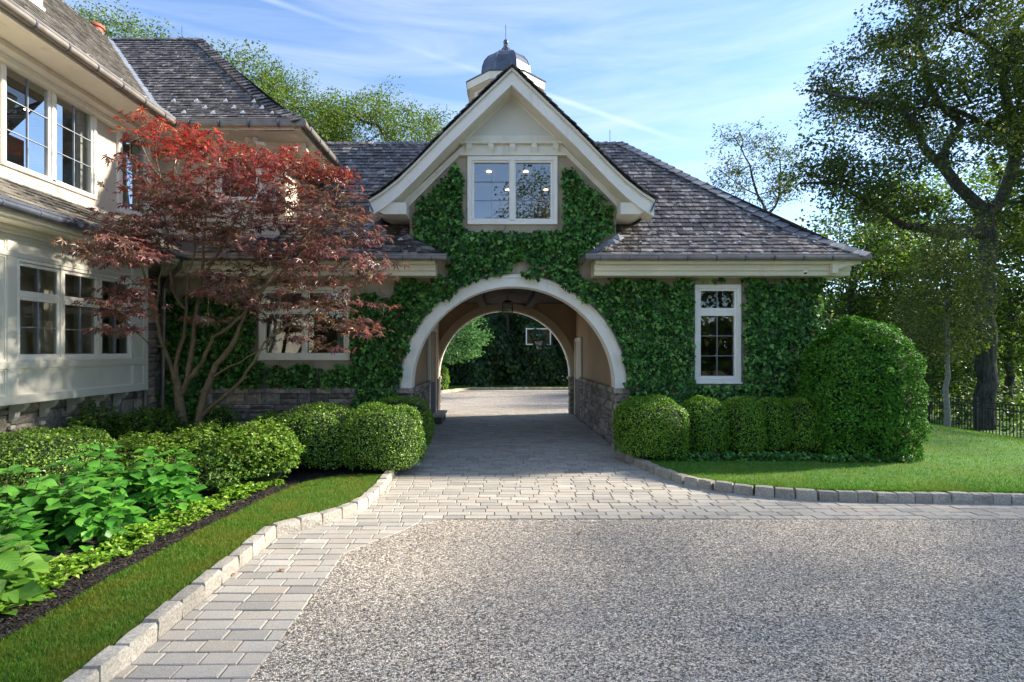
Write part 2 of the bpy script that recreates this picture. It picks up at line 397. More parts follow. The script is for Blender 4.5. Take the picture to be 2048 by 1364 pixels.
while y < 17.7:
    d = PD if y > 5.9 else .147
    y1 = min(y + d, 17.74)
    iv = scan(PAVE, (y + y1) / 2); i0 = scan(PAVE, y + .002); i1 = scan(PAVE, y1 - .002)
    def near(ivs, a):
        return min(ivs, key=lambda q: abs(q[0]-a[0]) + abs(q[1]-a[1])) if ivs else a
    for a in iv:
        A0, A1 = near(i0, a), near(i1, a)
        x = a[0] - random.uniform(0, PL) if j % 2 else a[0] - .5 * PL - random.uniform(0, .1)
        while x < a[1]:
            w = PL * random.uniform(.9, 1.1) if y < 9.5 else PL * random.choice([.55, .8, .95, 1.1])
            xa, xb = x + GAP/2, x + w - GAP/2
            c0, c1, c2, c3 = max(xa, A0[0]+.003), min(xb, A0[1]-.003), max(xa, A1[0]+.003), min(xb, A1[1]-.003)
            if c1 - c0 > .02 or c3 - c2 > .02:
                if c1 - c0 < .012: m_ = (c0 + c1)/2 if c0 < c1 else min(max((xa+xb)/2, A0[0]), A0[1]); c0, c1 = m_ - .006, m_ + .006
                if c3 - c2 < .012: m_ = (c2 + c3)/2 if c2 < c3 else min(max((xa+xb)/2, A1[0]), A1[1]); c2, c3 = m_ - .006, m_ + .006
                inframe = y > 3.3 and -2.6 < x and x < .97 * y
                size = w / y / y if inframe else -1
                cells.append((size, y + GAP/2, y1 - y - GAP, c0, c1, c2, c3, random.uniform(-.003, .003), abs(c0-c2) < 1e-6 and abs(c1-c3) < 1e-6))
            x += w
    y = y1; j += 1
cells.sort(key=lambda c: -c[0])
rest = MB()
shared = {}
for k, (s, yy, d, a, b_, c, e, dz, reg) in enumerate(cells):
    tilt = random.uniform(-.004, .004)
    if k < 298:
        if reg:
            key = (round((b_ - a) / .02), round(d, 3), random.randint(0, 2))
            if key not in shared:
                v, f = paver_mesh(-(b_-a)/2, (b_-a)/2, -(b_-a)/2, (b_-a)/2, d)
                me = bpy.data.meshes.new('paver'); me.from_pydata(v, [], f); me.materials.append(mt['paver']); shared[key] = (me, b_ - a)
            me, w = shared[key]
            o = from_mesh('paver', me, pave); o.location = ((a+b_)/2, yy, dz); o.scale = ((b_-a)/w, 1, 1); o.rotation_euler = (tilt, tilt*2, 0)
        else:
            v, f = paver_mesh(a - a, b_ - a, c - a, e - a, d)
            me = bpy.data.meshes.new('paver'); me.from_pydata(v, [], f); me.materials.append(mt['paver'])
            o = from_mesh('paver', me, pave); o.location = (a, yy, dz)
    else:
        v, f = paver_mesh(a, b_, c, e, d); rest.add([(p[0], p[1] + yy, p[2] + dz) for p in v], f)
o = rest.build('pavers', mt['paver'], pave); o['kind'] = 'stuff'

# loose gravel stones over the near gravel (real grains)
def octa(P, S, mat, name, parent=None, flat=.6):
    n = len(P); a = RNG.uniform(0, 6.28, n); ca, sa = np.cos(a), np.sin(a)
    T = np.array([(1,0,-.2),(0,1,-.2),(-1,0,-.2),(0,-1,-.2),(.1,.1,.9)], float)
    T = np.repeat(T[None], n, 0) * RNG.uniform(.6, 1.25, (n, 5, 1)); T[:, :, 2] *= flat
    X = T[:, :, 0]*ca[:, None] - T[:, :, 1]*sa[:, None]; Y = T[:, :, 0]*sa[:, None] + T[:, :, 1]*ca[:, None]
    V = np.stack([X, Y, T[:, :, 2]], 2) * S[:, None, None] + P[:, None, :]
    f = np.array([(0,1,4),(1,2,4),(2,3,4),(3,0,4)])
    Fc = (f[None] + (np.arange(n) * 5)[:, None, None]).reshape(-1, 3)
    return np_obj(name, V.reshape(-1, 3), Fc, mat, parent)
n = 66000
yy = 3.1 + 3.4 * RNG.random(n) ** 1.3; xx = RNG.uniform(-1.48, 6.2, n); ok = xx < .98 * yy + .2
xe = np.interp(yy, [p[1] for p in GEDGE[1:8]], [p[0] for p in GEDGE[1:8]]); ok &= (xx > xe + .01) & (yy < 6.53)
P = np.stack([xx, yy, np.full(n, -.004)], 1)[ok]
o = octa(P, RNG.uniform(.004, .0088, len(P)), mt['pebble'], 'gravel_stones'); meta(o, kind='stuff')
# a few grains kicked on to the paving edge
n = 500; xx = RNG.uniform(-.7, 9, n); yy = 6.55 + np.abs(RNG.normal(0, .05, n))
o = octa(np.stack([xx, yy, np.full(n, .004)], 1), RNG.uniform(.003, .007, n), mt['pebble'], 'stray_gravel_stones'); meta(o, kind='stuff')

# far court, its paved border and kerb
o = MB().add([(-9, 17.74, -.01), (8, 17.74, -.01), (8, 27.3, -.01), (-1.2, 27.3, -.01), (-2.6, 26.2, -.01), (-9, 26.2, -.01)], [(0,1,2,3,4,5)]).build('court_gravel', mt['court']); o['kind'] = 'structure'
o = MB().box(-9, 8, 26.2, 28.4, -.1, -.016).build('court_border', mt['sand']); o['kind'] = 'structure'
mb = MB(); x = -3.6
bord = [(-1.1, 27.32), (11, 27.32)]
for r_ in range(6):
    x = -2.0 + random.uniform(0, .2)
    while x < 10:
        mb.box(x, x + .26, 27.33 + r_*.15, 27.46 + r_*.15, -.03, .0); x += .275
mb.build('border_pavers', mt['paver'], o)['kind'] = 'stuff'

# ------------------------------------------------------------------ kerbs
def kerb_variant(i):
    rnd = random.Random(100 + i); j = lambda s: rnd.uniform(-s, s)
    # unit stone: x 0..1 (length), y -1..0 (width, 0 is the paving face), z 0..1
    v = []
    for z, ins in ((-.6, 0), (.0, 0), (.80, .02), (1.0, .10)):
        for x, y in ((ins*.45, -ins), (.5, -ins*.7), (1 - ins*.45, -ins), (1 - ins*.45, -1 + ins), (.5, -1 + ins*.8), (ins*.45, -1 + ins)):
            v.append((x + j(.010), y + j(.06), z + (j(.035) if z > .1 else 0)))
    v.append((.5, -.5, 1.03 + j(.02)))
    f = []
    for l in range(3):
        for k in range(6): f.append((l*6 + k, l*6 + (k+1) % 6, (l+1)*6 + (k+1) % 6, (l+1)*6 + k))
    for k in range(6): f.append((18 + k, 18 + (k+1) % 6, 24))
    me = bpy.data.meshes.new('kerb_stone'); me.from_pydata(v, [], [tuple(reversed(q)) for q in f]); me.materials.append(mt['kerb']); me.update()
    return me
KV = [kerb_variant(i) for i in range(8)]
def kerb(path, name, label, L=.275, W=.13, H=.125, side=1, z=0.0, gap=.010, dark=False):
    t = thing(name, None, None); t['kind'] = 'structure'
    if label: t['label'] = label
    pts = [Vector((p[0], p[1], 0)) for p in path]
    # dense arc-length walk
    seg = []
    for a, b in zip(pts, pts[1:]): seg.append((a, b, (b - a).length))
    tot = sum(s[2] for s in seg)
    def P(s):
        for a, b, l in seg:
            if s <= l: return a + (b - a) * (s / l)
            s -= l
        return pts[-1]
    s = 0
    while s < tot - .05:
        l = L * random.uniform(.88, 1.14); a, b = P(s), P(min(s + l, tot)); dv = b - a
        me = random.choice(KV); o = from_mesh('kerb_stone', me, t)
        if dark:
            o.material_slots[0].link = 'OBJECT'; o.material_slots[0].material = mt['kerb2']
        ang = math.atan2(dv.y, dv.x); o.location = (a.x, a.y, z + gz(a.x)); o.rotation_euler = (random.uniform(-.01, .01), 0, ang)
        o.scale = (dv.length - gap, W * side * random.uniform(.92, 1.05), H * random.uniform(.94, 1.08)); s += l
    return t
kerb([(-2.33, 1.2)] + list(reversed([p for p in LK if p[1] > 1.2 and p[1] < 11.3])), 'left_lawn_kerb', 'pale granite block kerb along the left lawn strip', side=-1)
kerb([p for p in RK if p[1] < 11.3], 'right_lawn_kerb', 'grey granite block kerb curving round the right lawn', side=-1, L=.24, dark=True)
kerb([(-9, 26.0), (-2.7, 26.0), (-1.3, 28.25), (10, 28.25)], 'court_kerb', 'granite block kerb at the back of the rear court', side=-1, L=.3)

# ------------------------------------------------------------------ lawns and bed
MEDGE = [(-3.30, 0.0), (-3.30, 3.65), (-3.29, 4.31), (-3.31, 4.64), (-3.26, 5.02), (-3.22, 5.45), (-3.20, 5.94), (-3.12, 6.58), (-3.05, 7.2), (-2.95, 7.75), (-2.80, 8.15), (-2.55, 8.36), (-2.2, 8.42), (-1.74, 8.45)]
def kerb_left(y): # lawn-side face of the left kerb
    return np.interp(y, [p[1] for p in reversed(LK)], [p[0] for p in reversed(LK)]) - .125
def mulch_x(y): return np.interp(y, [p[1] for p in MEDGE], [p[0] for p in MEDGE])
ysl = np.linspace(0, 8.44, 60); V = []; F = []
for i, y in enumerate(ysl):
    a, b = mulch_x(y), kerb_left(y)
    for k in range(9):
        t = k / 8; V.append((a + (b-a)*t, y, .055 + .045*math.sin(min(1, t*3) * 1.57)))
    if i: F += [((i-1)*9+k, (i-1)*9+k+1, i*9+k+1, i*9+k) for k in range(8)]
o = np_obj('lawn_strip', V, F, mt['turf']); meta(o, kind='structure')
xs = np.linspace(-7.3, -1.72, 40); ys = np.linspace(0, 11.25, 60); gx, gy = np.meshgrid(xs, ys)
Zm = .055 + .02 * np.sin(gx * 5) * np.cos(gy * 4) * .5 + .05 * np.clip((-3.6 - gx), 0, 1)
inl = (gy < 8.3) & (gx > mulch_x(gy) + .05); Zm[inl] = -.05
Zm = np.where(gx > -2.0, np.where(gy < 8.6, -.05, .04), Zm)
F = [(j*40+i, j*40+i+1, (j+1)*40+i+1, (j+1)*40+i) for j in range(59) for i in range(39)]
Zm = np.where((gx > kerb_left(gy) - .05), -.06, Zm)
o = np_obj('mulch_bed', np.stack([gx.ravel(), gy.ravel(), Zm.ravel()], 1), F, mt['mulch'], smooth=True); meta(o, kind='structure')

def blades(P, h, w, mat, name, lean=.35):
    n = len(P); a = RNG.uniform(0, 6.28, n); hh = h * RNG.uniform(.5, 1.3, n)
    dx, dy = np.cos(a), np.sin(a); lx = RNG.normal(0, lean, n) * hh; ly = RNG.normal(0, lean, n) * hh
    ww = w * RNG.uniform(.7, 1.3, n)
    z = np.zeros(n)
    v0 = P + np.stack([dx*ww, dy*ww, z], 1); v1 = P - np.stack([dx*ww, dy*ww, z], 1)
    v2 = P + np.stack([lx*.4 - dx*ww*.7, ly*.4 - dy*ww*.7, hh*.6], 1); v4 = P + np.stack([lx*.4 + dx*ww*.7, ly*.4 + dy*ww*.7, hh*.6], 1)
    v3 = P + np.stack([lx*1.2, ly*1.2, hh], 1)
    V = np.stack([v0, v1, v2, v4, v3], 1).reshape(-1, 3); b = np.arange(n) * 5
    F = np.concatenate([np.stack([b, b+1, b+2], 1), np.stack([b, b+2, b+3], 1), np.stack([b+3, b+2, b+4], 1)])
    o = np_obj(name, V, F, mat); meta(o, kind='stuff'); return o
mt['grass'] = M_leaf('grass_blade', [(0, (.05, .14, .012)), (.5, (.10, .25, .02)), (.8, (.17, .31, .03)), (1, (.34, .32, .10))], .4, .6, spec=.18,
                     pos=(2.6, (.22, .24, .03), .7))
n = 56000; yy = 3.1 + 5.3 * RNG.random(n) ** 1.15; a = mulch_x(yy); b = kerb_left(yy); t = RNG.random(n)
P = np.stack([a + (b-a)*t, yy, .055 + .045*np.sin(np.minimum(1, t*3)*1.57) - .004], 1)
blades(P, .036, .0022, mt['grass'], 'lawn_strip_grass')

# right lawn
def rk_y(x): return np.interp(x, [p[0] for p in reversed(RK)], [p[1] for p in reversed(RK)])
cols = np.concatenate([np.linspace(2.55, 6.6, 26), np.linspace(6.8, 16.2, 40), [18, 22, 30, 45]])
V = []; F = []; m = 16
for i, x in enumerate(cols):
    y0 = rk_y(x) + .125; y1 = 11.26 if x < 6.6 else 34.0
    for k in range(m):
        t = (k / (m-1)) ** 1.5; V.append((x, y0 + (y1-y0)*t, .085 + gz(x)))
    if i: F += [((i-1)*m+k, i*m+k, i*m+k+1, (i-1)*m+k+1) for k in range(m-1)]
o = np_obj('lawn', V, F, mt['turf2'], smooth=True); meta(o, kind='structure')
n = 118000; xx = RNG.uniform(2.6, 16, n); u = RNG.random(n); yy = rk_y(xx) + .13 + (19 - rk_y(xx)) * u ** 2.2
ok = (xx < yy * 1.25 + 1.0) & ((xx > 6.6) | (yy < 9.6)) 
P = np.stack([xx, yy, .08 + gza(xx)], 1)[ok]
mt['grass2'] = M_leaf('lush_grass_blade', [(0, (.05, .17, .012)), (.5, (.10, .29, .02)), (.85, (.17, .37, .03)), (1, (.34, .40, .08))], .4, .6, spec=.15, pos=(.9, (.20, .29, .03), .6))
blades(P, .040, .0036, mt['grass2'], 'right_lawn_grass')
# strip of lawn behind the court kerb
o = MB().add([(-12, 26.1, .07), (-2.75, 26.1, .07), (-1.35, 28.36, .07), (12, 28.36, .07), (12, 36, .1), (-12, 36, .1)], [(0,1,2,3,4,5)]).build('rear_lawn', mt['turf']); o['kind'] = 'structure'
n = 14000; xx = RNG.uniform(-4, 6, n); yy = np.where(xx > -1.3, 28.4, 26.4 + np.clip(xx + 2.7, 0, 2)*1.5) + 2.0 * RNG.random(n)
blades(np.stack([xx, yy, np.full(n, .07)], 1), .05, .006, mt['grass'], 'rear_lawn_grass')
# dark strip of mulch under the fence
V = []; F = []
for i, y in enumerate(np.linspace(12, 24, 30)):
    w = .35 + .1*math.sin(y*3)
    for k, x in enumerate((15.6 - w, 15.75, 16.4)): V.append((x, y, gz(x) + (.09 if k == 0 else .115)))
    if i: F += [((i-1)*3+k, (i-1)*3+k+1, i*3+k+1, i*3+k) for k in range(2)]
o = np_obj('fence_mulch', V, F, mt['mulch']); meta(o, kind='structure')
# mulch chips
def chips(P, s, mat, name):
    n = len(P); a = RNG.uniform(0, 6.28, n); l = s * RNG.uniform(.5, 1.8, n); w = l * RNG.uniform(.15, .4, n); tz = RNG.uniform(-.5, .5, n)
    ux = np.stack([np.cos(a)*l, np.sin(a)*l, tz*l], 1); uy = np.stack([-np.sin(a)*w, np.cos(a)*w, RNG.uniform(-.5, .5, n)*w], 1)
    V = np.stack([P-ux-uy, P+ux-uy, P+ux+uy, P-ux+uy], 1).reshape(-1, 3); b = np.arange(n)*4
    o = np_obj(name, V, np.stack([b, b+1, b+2, b+3], 1), mat); meta(o, kind='stuff'); return o
mt['chip'] = M_piece('mulch_chip', [(0, (.010, .008, .007)), (.8, (.04, .03, .024)), (1, (.10, .08, .065))], .8, 40, .3, .2, .003)
n = 22000; yy = 3.2 + 6 * RNG.random(n) ** 1.3; xx = np.where(yy < 8.3, mulch_x(yy) - .02 - .6 * RNG.random(n)**1.2, RNG.uniform(-3.8, -1.8, n))
chips(np.stack([xx, yy, .062 + RNG.random(n)*.012 + .05*np.clip(-3.6-xx, 0, 1)], 1), .012, mt['chip'], 'mulch_chips')
# ------------------------------------------------------------------ building helpers
mt['tan'] = M_plain('tan_paint', (.66, .52, .33), .6, .05, 3)
F0 = 11.28; BK = 17.74; ACX = .347; AR = 2.083; AZ = 1.24
def MFy(Y, s=-1):               # wall facing the camera: u = x
    return lambda u, d, z: (u, Y + s * d, z)
def MFx(X, s=1):                # wall facing +x (s=1) or -x: u = y
    return lambda u, d, z: (X + s * d, u, z)
def mbox(mb, M, u0, u1, d0, d1, z0, z1):
    c = [M(u, d, z) for z in (z0, z1) for u, d in ((u0, d0), (u1, d0), (u1, d1), (u0, d1))]
    return mb.add(c, [(0,3,2,1),(4,5,6,7),(0,1,5,4),(1,2,6,5),(2,3,7,6),(3,0,4,7)])
def wall_sheet(mb, M, segs, holes, d0=0.0, d1=-.3):
    """segs: list of (u0,u1,bot0,bot1,top0,top1) columns; holes (u0,u1,z0,z1). Front and back skins plus jambs"""
    out = []
    for (u0, u1, b0, b1, t0, t1) in segs:
        cuts = sorted({u0, u1} | {h[k] for h in holes for k in (0, 1) if u0 < h[k] < u1})
        for a, b in zip(cuts, cuts[1:]):
            L = lambda p0, p1, x: p0 + (p1 - p0) * (x - u0) / (u1 - u0)
            hs = sorted([h for h in holes if h[0] <= a + 1e-6 and h[1] >= b - 1e-6], key=lambda h: h[2])
            lo = (L(b0, b1, a), L(b0, b1, b))
            for h in hs:
                out.append((a, b, lo[0], lo[1], h[2], h[2])); lo = (h[3], h[3])
            out.append((a, b, lo[0], lo[1], L(t0, t1, a), L(t0, t1, b)))
    for a, b, z0, z1, t0, t1 in out:
        for d in (d0, d1): mb.quad(M(a, d, z0), M(b, d, z1), M(b, d, t1), M(a, d, t0))
    for h in holes:
        c = [(h[0], h[2]), (h[1], h[2]), (h[1], h[3]), (h[0], h[3])]
        for i in range(4):
            p, q = c[i], c[(i+1) % 4]; mb.quad(M(p[0], d0, p[1]), M(q[0], d0, q[1]), M(q[0], d1, q[1]), M(p[0], d1, p[1]))
    return mb

def window(parent, M, u0, u1, z0, z1, panes, casing=.09, cm='white', sash='white', glass='glass', label=None, d=.05, mun='lead', sill=True):
    mb = MB()
    for a, b, c, e in ((u0, u1, z1 - casing, z1), (u0, u1, z0, z0 + casing), (u0, u0 + casing, z0 + casing, z1 - casing), (u1 - casing, u1, z0 + casing, z1 - casing)):
        mbox(mb, M, a, b, -.12, d, c, e)
    if sill: mbox(mb, M, u0 - .02, u1 + .02, 0, d + .03, z0 - .03, z0)
    # filling between panes
    w = mb.build('window', mt[cm], parent, bevel=.004)
    if label: w['label'] = label
    fr = MB(); gl = []; mu = MB()
    for (a, b, c, e, nc, nr) in panes:
        s = .048
        for q in ((a - s, b + s, e, e + s), (a - s, b + s, c - s, c), (a - s, a, c, e), (b, b + s, c, e)):
            mbox(fr, M, q[0], q[1], -.06, d - .025, q[2], q[3])
        g = MB(); g.quad(M(a, -.02, c), M(b, -.02, c), M(b, -.02, e), M(a, -.02, e)); g.build('pane', mt[glass], w)
        for k in range(1, nc):
            x = a + (b - a) * k / nc; mbox(mu, M, x - .0055, x + .0055, -.03, .002, c, e)
        for k in range(1, nr):
            z = c + (e - c) * k / nr; mbox(mu, M, a, b, -.028, .0, z - .0055, z + .0055)
    fr.build('sash', mt[sash], w, bevel=.004)
    if mu.v: mu.build('glazing_bars', mt[mun], w)
    return w

# stone pieces -------------------------------------------------------
def stone_variant(i):
    rnd = random.Random(300 + i); v = []
    n, m = 5, 4
    for a in range(n):
        for b in range(m):
            edge = a in (0, n-1) or b in (0, m-1)
            u, z = a/(n-1), b/(m-1)
            v.append((u if edge else u + rnd.uniform(-.06, .06), z if edge else z + rnd.uniform(-.08, .08), (rnd.uniform(.004, .016) if edge else rnd.uniform(.022, .058))))
    k = len(v); f = [(a*m+b, (a+1)*m+b, (a+1)*m+b+1, a*m+b+1) for a in range(n-1) for b in range(m-1)]
    ring = [(0, 0), (n-1, 0), (n-1, m-1), (0, m-1)]
    for a, b in ring: v.append((a/(n-1), b/(m-1), -.02))
    per = [[a*m for a in range(n)], [(n-1)*m + b for b in range(m)], [a*m + m-1 for a in reversed(range(n))], list(reversed(range(m)))]
    for s_ in range(4): f.append(tuple(per[s_]) + (k + (s_+1) % 4, k + s_))
    me = bpy.data.meshes.new('stone'); me.from_pydata(v, [], f); me.materials.append(mt['stone']); me.update(); return me
SV = [stone_variant(i) for i in range(7)]
def put_piece(name, me, P, U, Wd, N, parent):
    """piece with its own x,y,z axes along vectors U, Wd, N at P"""
    og = Vector(origin(parent)); o = from_mesh(name, me, parent)
    m = Matrix(((U[0], Wd[0], N[0], P[0]-og[0]), (U[1], Wd[1], N[1], P[1]-og[1]), (U[2], Wd[2], N[2], P[2]-og[2]), (0, 0, 0, 1)))
    o.matrix_basis = m; return o
def stonework(parent, M, u0, u1, z0, z1, joined=False, hs=(.13, .17, .2), ws=(.22, .5), flip=False, name='stone'):
    z = z0; mbj = MB(); row = 0
    while z < z1 - .03:
        h = random.choice(hs)
        if z + h > z1 - .08: h = z1 - z
        u = u0; first = True
        while u < u1 - .01:
            w = random.uniform(*ws) * (.6 if first and row % 2 else 1); first = False
            if u + w > u1 - .12: w = u1 - u
            g = .007
            # now and then split a stone into two courses
            parts = [(z, h)] if (h < .15 or random.random() > .22) else [(z, h*.5), (z + h*.5, h*.5)]
            for zz, hh in parts:
                P = Vector(M(u + g, 0, zz + g)); U = Vector(M(u + w - g, 0, zz + g)) - P; Z = Vector(M(u + g, 0, zz + hh - g)) - P
                N = Vector(M(u, 1, zz)) - Vector(M(u, 0, zz)); me = random.choice(SV)
                if joined: mbj.add([P + U*v.co.x + Z*v.co.y + N*v.co.z for v in me.vertices], [tuple(p.vertices) for p in me.polygons])
                else: put_piece('stone', me, P, U, Z, N, parent)
            u += w
        z += h; row += 1
    if joined: mbj.build('stones', mt['stone'], parent)['kind'] = 'stuff'
def coping(parent, M, u0, u1, z0, z1, d1, name='cap_stone'):
    u = u0
    while u < u1 - .02:
        w = random.uniform(.5, .8)
        if u + w > u1 - .25: w = u1 - u
        mb = MB(); n = 5
        for k in range(n):
            a, b = u + .005 + (w-.01)*k/n, u + .005 + (w-.01)*(k+1)/n
            j = [random.uniform(-.008, .008) for _ in range(2)]
            mbox(mb, M, a, b, -.02, d1 + (j[0] if k % 2 else 0), z0 + (j[1] if k % 2 else 0), z1)
        mb.build(name, mt['stone'], parent); u += w

# roofs ---------------------------------------------------------------
ROOFQ = {}
UNIT = {}
def slate_unit(mat, i):
    if (mat, i) not in UNIT:
        rnd = random.Random(i + 50); j = lambda s: rnd.uniform(-s, s)
        v = [(0, 0, 0), (1, 0, 0), (1, 1, -.012), (0, 1, -.012), (j(.02), j(.07), .021), (1 + j(.02), j(.07), .021), (1, 1, .002), (0, 1, .002)]
        me = bpy.data.meshes.new('slate'); me.from_pydata(v, [], [(4,5,6,7), (0,1,5,4), (1,2,6,5), (3,0,4,7)]); me.materials.append(mt[mat]); UNIT[(mat, i)] = me
    return UNIT[(mat, i)]
def slope(house, part, E0, U, N, zf, rmax, ulf, urf, mat='slate', expo=.165, wid=(.13, .25), lift=.012, r0=-.02, lim=None):
    """roof slope: eave origin E0 (x,y), U along the eave, N inward; zf(r) height"""
    E0 = Vector((*E0, 0)); U = Vector((*U, 0)); N = Vector((*N, 0))
    P = lambda u, r: Vector((E0.x + U.x*u + N.x*r, E0.y + U.y*u + N.y*r, zf(r)))
    r = r0; row = 0
    lst = ROOFQ.setdefault(house, [])
    while r < rmax - .02:
        s = (zf(r + .05) - zf(r)) / .05; dr = expo / math.sqrt(1 + s*s)
        r1 = min(r + dr, rmax); dl = (r1 - r) * 1.12
        t = Vector((N.x, N.y, s)).normalized(); nn = U.cross(t); nn = nn if nn.z > 0 else -nn
        a0, a1, b0, b1 = ulf(r), urf(r), ulf(r + dl), urf(r + dl)
        u = min(a0, b0) - random.uniform(0, wid[1])
        while u < max(a1, b1):
            w = random.uniform(*wid); ua, ub = u + .0045, u + w - .0045
            c = (max(ua, a0), min(ub, a1), max(ua, b0), min(ub, b1))
            if c[1] - c[0] > .015 or c[3] - c[2] > .015:
                c0, c1, c2, c3 = c
                if c1 < c0 + .004: m_ = min(max((ua+ub)/2, a0), a1); c0, c1 = m_ - .002, m_ + .002
                if c3 < c2 + .004: m_ = min(max((ua+ub)/2, b0), b1); c2, c3 = m_ - .002, m_ + .002
                reg = abs(c0 - c2) < 1e-5 and abs(c1 - c3) < 1e-5
                p = P((c0 + c1)/2, r); view = Vector((0, 0, EYE)) - p; dist = view.length
                face = nn.dot(view) / dist
                sx, sy = CX + FPX*p.x/max(p.y, .1), CY - FPX*(p.z - EYE)/max(p.y, .1)
                vis = face > .02 and -10 < sx < 2058 and -10 < sy < 1374 and (lim is None or lim(sx, sy))
                size = (c1 - c0) * (r1 - r) * face / dist**2 if vis else 0
                lst.append((size, part, mat, reg, [P(c0, r), P(c1, r), P(c3, r + dl), P(c2, r + dl)], nn, lift + random.uniform(0, .006)))
            u += w
        r = r1; row += 1
def emit_slates(house, nmax=298):
    lst = ROOFQ[house]; lst.sort(key=lambda q: -q[0]); k = 0; rest = {}
    for size, part, mat, reg, pts, nn, lift in lst:
        pts = [p + nn * lift for p in pts]
        if size > 0 and k < nmax:
            k += 1
            if reg:
                put_piece('slate', slate_unit(mat, random.randint(0, 5)), pts[0], pts[1]-pts[0], pts[3]-pts[0], nn, part); continue
            mb = MB(); v = [pts[0], pts[1], pts[2] - nn*.012, pts[3] - nn*.012, pts[0] + nn*.015, pts[1] + nn*.015, pts[2] + nn*.002, pts[3] + nn*.002]
            mb.add(v, [(4,5,6,7), (0,1,5,4), (1,2,6,5), (3,0,4,7)]); mb.build('slate', mt[mat], part); continue
        mb = rest.setdefault((part.name, mat), (part, MB()))[1]
        th = .020 + random.uniform(-.005, .007)
        v = [pts[0], pts[1], pts[2] - nn*.012, pts[3] - nn*.012, pts[0] + nn*th, pts[1] + nn*th, pts[2] + nn*.002, pts[3] + nn*.002]
        mb.add(v, [(4,5,6,7), (0,1,5,4), (1,2,6,5), (3,0,4,7)])
    for (pn, mat), (part, mb) in rest.items(): mb.build('slates', mt[mat], part)['kind'] = 'stuff'
def deck(mb, E0, U, N, zf, rmax, ulf, urf, n=8):
    for i in range(n):
        r, q = rmax*i/n, rmax*(i+1)/n
        P = lambda u, r: (E0[0] + U[0]*u + N[0]*r, E0[1] + U[1]*u + N[1]*r, zf(r) - .012)
        mb.quad(P(ulf(r), r), P(urf(r), r), P(urf(q), q), P(ulf(q), q))
def caps(part, pts, hw=.13, drop=.07, L=.21, mat='slate', name='ridge_slate', up=.03, split=True):
    pts = [Vector(p) for p in pts]; seg = [(a, b, (b-a).length) for a, b in zip(pts, pts[1:])]; tot = sum(s[2] for s in seg)
    def P(s):
        for a, b, l in seg:
            if s <= l: return a + (b-a)*(s/l)
            s -= l
        return pts[-1]
    s = 0
    while s < tot - .05:
        a, b = P(s), P(min(s + L*1.15, tot)); t = (b-a).normalized(); sd_ = t.cross(Vector((0, 0, 1))).normalized(); un = sd_.cross(t)
        mb = MB(); lo, hi = up + .028 + random.uniform(0, .006), up
        for sg in (-1, 1):
            w = sd_ * sg * hw; v = [a + un*lo, b + un*hi, b + w - un*(drop - hi), a + w - un*(drop - lo)]
            v += [p - un*.02 for p in v]; mb.add(v, [(0,1,2,3), (0,3,7,4), (3,2,6,7), (7,6,5,4), (0,4,5,1)])
        mb.build(name, mt[mat], part); s += L * random.uniform(.93, 1.07)
def gutter(parent, pts, r=.052, mat='zinc', pitch=.56, name='gutter', br=True):
    g = MB().tube(pts, r, 12).build(name, mt[mat], parent, smooth=True)
    lip = MB()
    for a, b in zip(pts, pts[1:]): pass
    up = [(p[0], p[1], p[2] + r*.8) for p in pts]
    MB().tube(up, r*.82, 6).build('gutter_lip', mt[mat], g, smooth=False)
    if br:
        for a, b in zip(pts, pts[1:]):
            a, b = Vector(a), Vector(b); L = (b-a).length; n = int(L / pitch)
            if L < .8: continue
            t = (b-a).normalized()
            for k in range(n):
                p = a + t * (pitch * (k + .5)); MB().tube([p - t*.012, p + t*.012], r*1.13, 10).build('gutter_bracket', mt['darkzinc'], g)
    return g

# =================================================================== carriage house (arched wing)
gh = thing('carriage_house', 'ivy covered wing with slate roof, steep front gable and arched drive-through', 'house', (0.35, F0, 0))
zmain = lambda r: 3.84 + (.72*r if r < .9 else .648 + (r - .9)*1.0)
GP = [(0, 7.56), (.528, 7.055), (1.28, 6.33), (1.89, 5.70), (2.22, 5.38), (2.54, 5.13), (2.79, 4.975)]
GX = .30
def zg(dx):
    dx = abs(dx)
    for (a, za), (b, zb) in zip(GP, GP[1:]):
        if dx <= b: return za + (zb - za)*(dx - a)/(b - a)
    return GP[-1][1]
WL, WR = -1.78, 2.45            # width of the gabled bay above the eaves
# ---- walls
cols = [-7.35, WL, WR, 6.55] + [ACX + AR*math.cos(math.pi*k/28) for k in range(29)] + [GX + s*d for s in (-1, 1) for d in (0, .528, 1.28, 1.89)]
cols = sorted(set(round(c, 5) for c in cols)); segs = []
def bot(x):
    q = AR*AR - (x-ACX)**2; return AZ + math.sqrt(q) if q > 1e-6 else None
for a, b in zip(cols, cols[1:]):
    m_ = (a+b)/2
    inside = ACX - AR < m_ < ACX + AR
    b0 = (bot(a) or AZ) if inside else 0; b1 = (bot(b) or AZ) if inside else 0
    if WL < m_ < WR: t0, t1 = zg(a - GX) - .16, zg(b - GX) - .16
    else: t0 = t1 = 3.86
    segs.append((a, b, b0, b1, t0, t1))
WG = (-.595, 1.246, 4.59, 5.985)      # gable window
WRT = (4.05, 5.0, 1.36, 3.36)        # tall right window
WLF = (-4.86, -3.0, 1.84, 3.32)      # window behind the maple
ins = lambda w, k=.05: (w[0]+k, w[1]-k, w[2]+k, w[3]-k)
mb = MB(); wall_sheet(mb, MFy(F0), segs, [ins(WG), ins(WRT), ins(WLF)])
mb.box(6.25, 6.55, F0 + .005, BK, 0, 3.86)
mb.box(WL - .0, WL + .02, F0 + .3, 13.6, 3.86, 5.6); mb.box(WR - .02, WR, F0 + .3, 13.6, 3.86, 5.6)
mb.box(-7.35, -7.05, F0 + .3, BK, 0, 3.86)
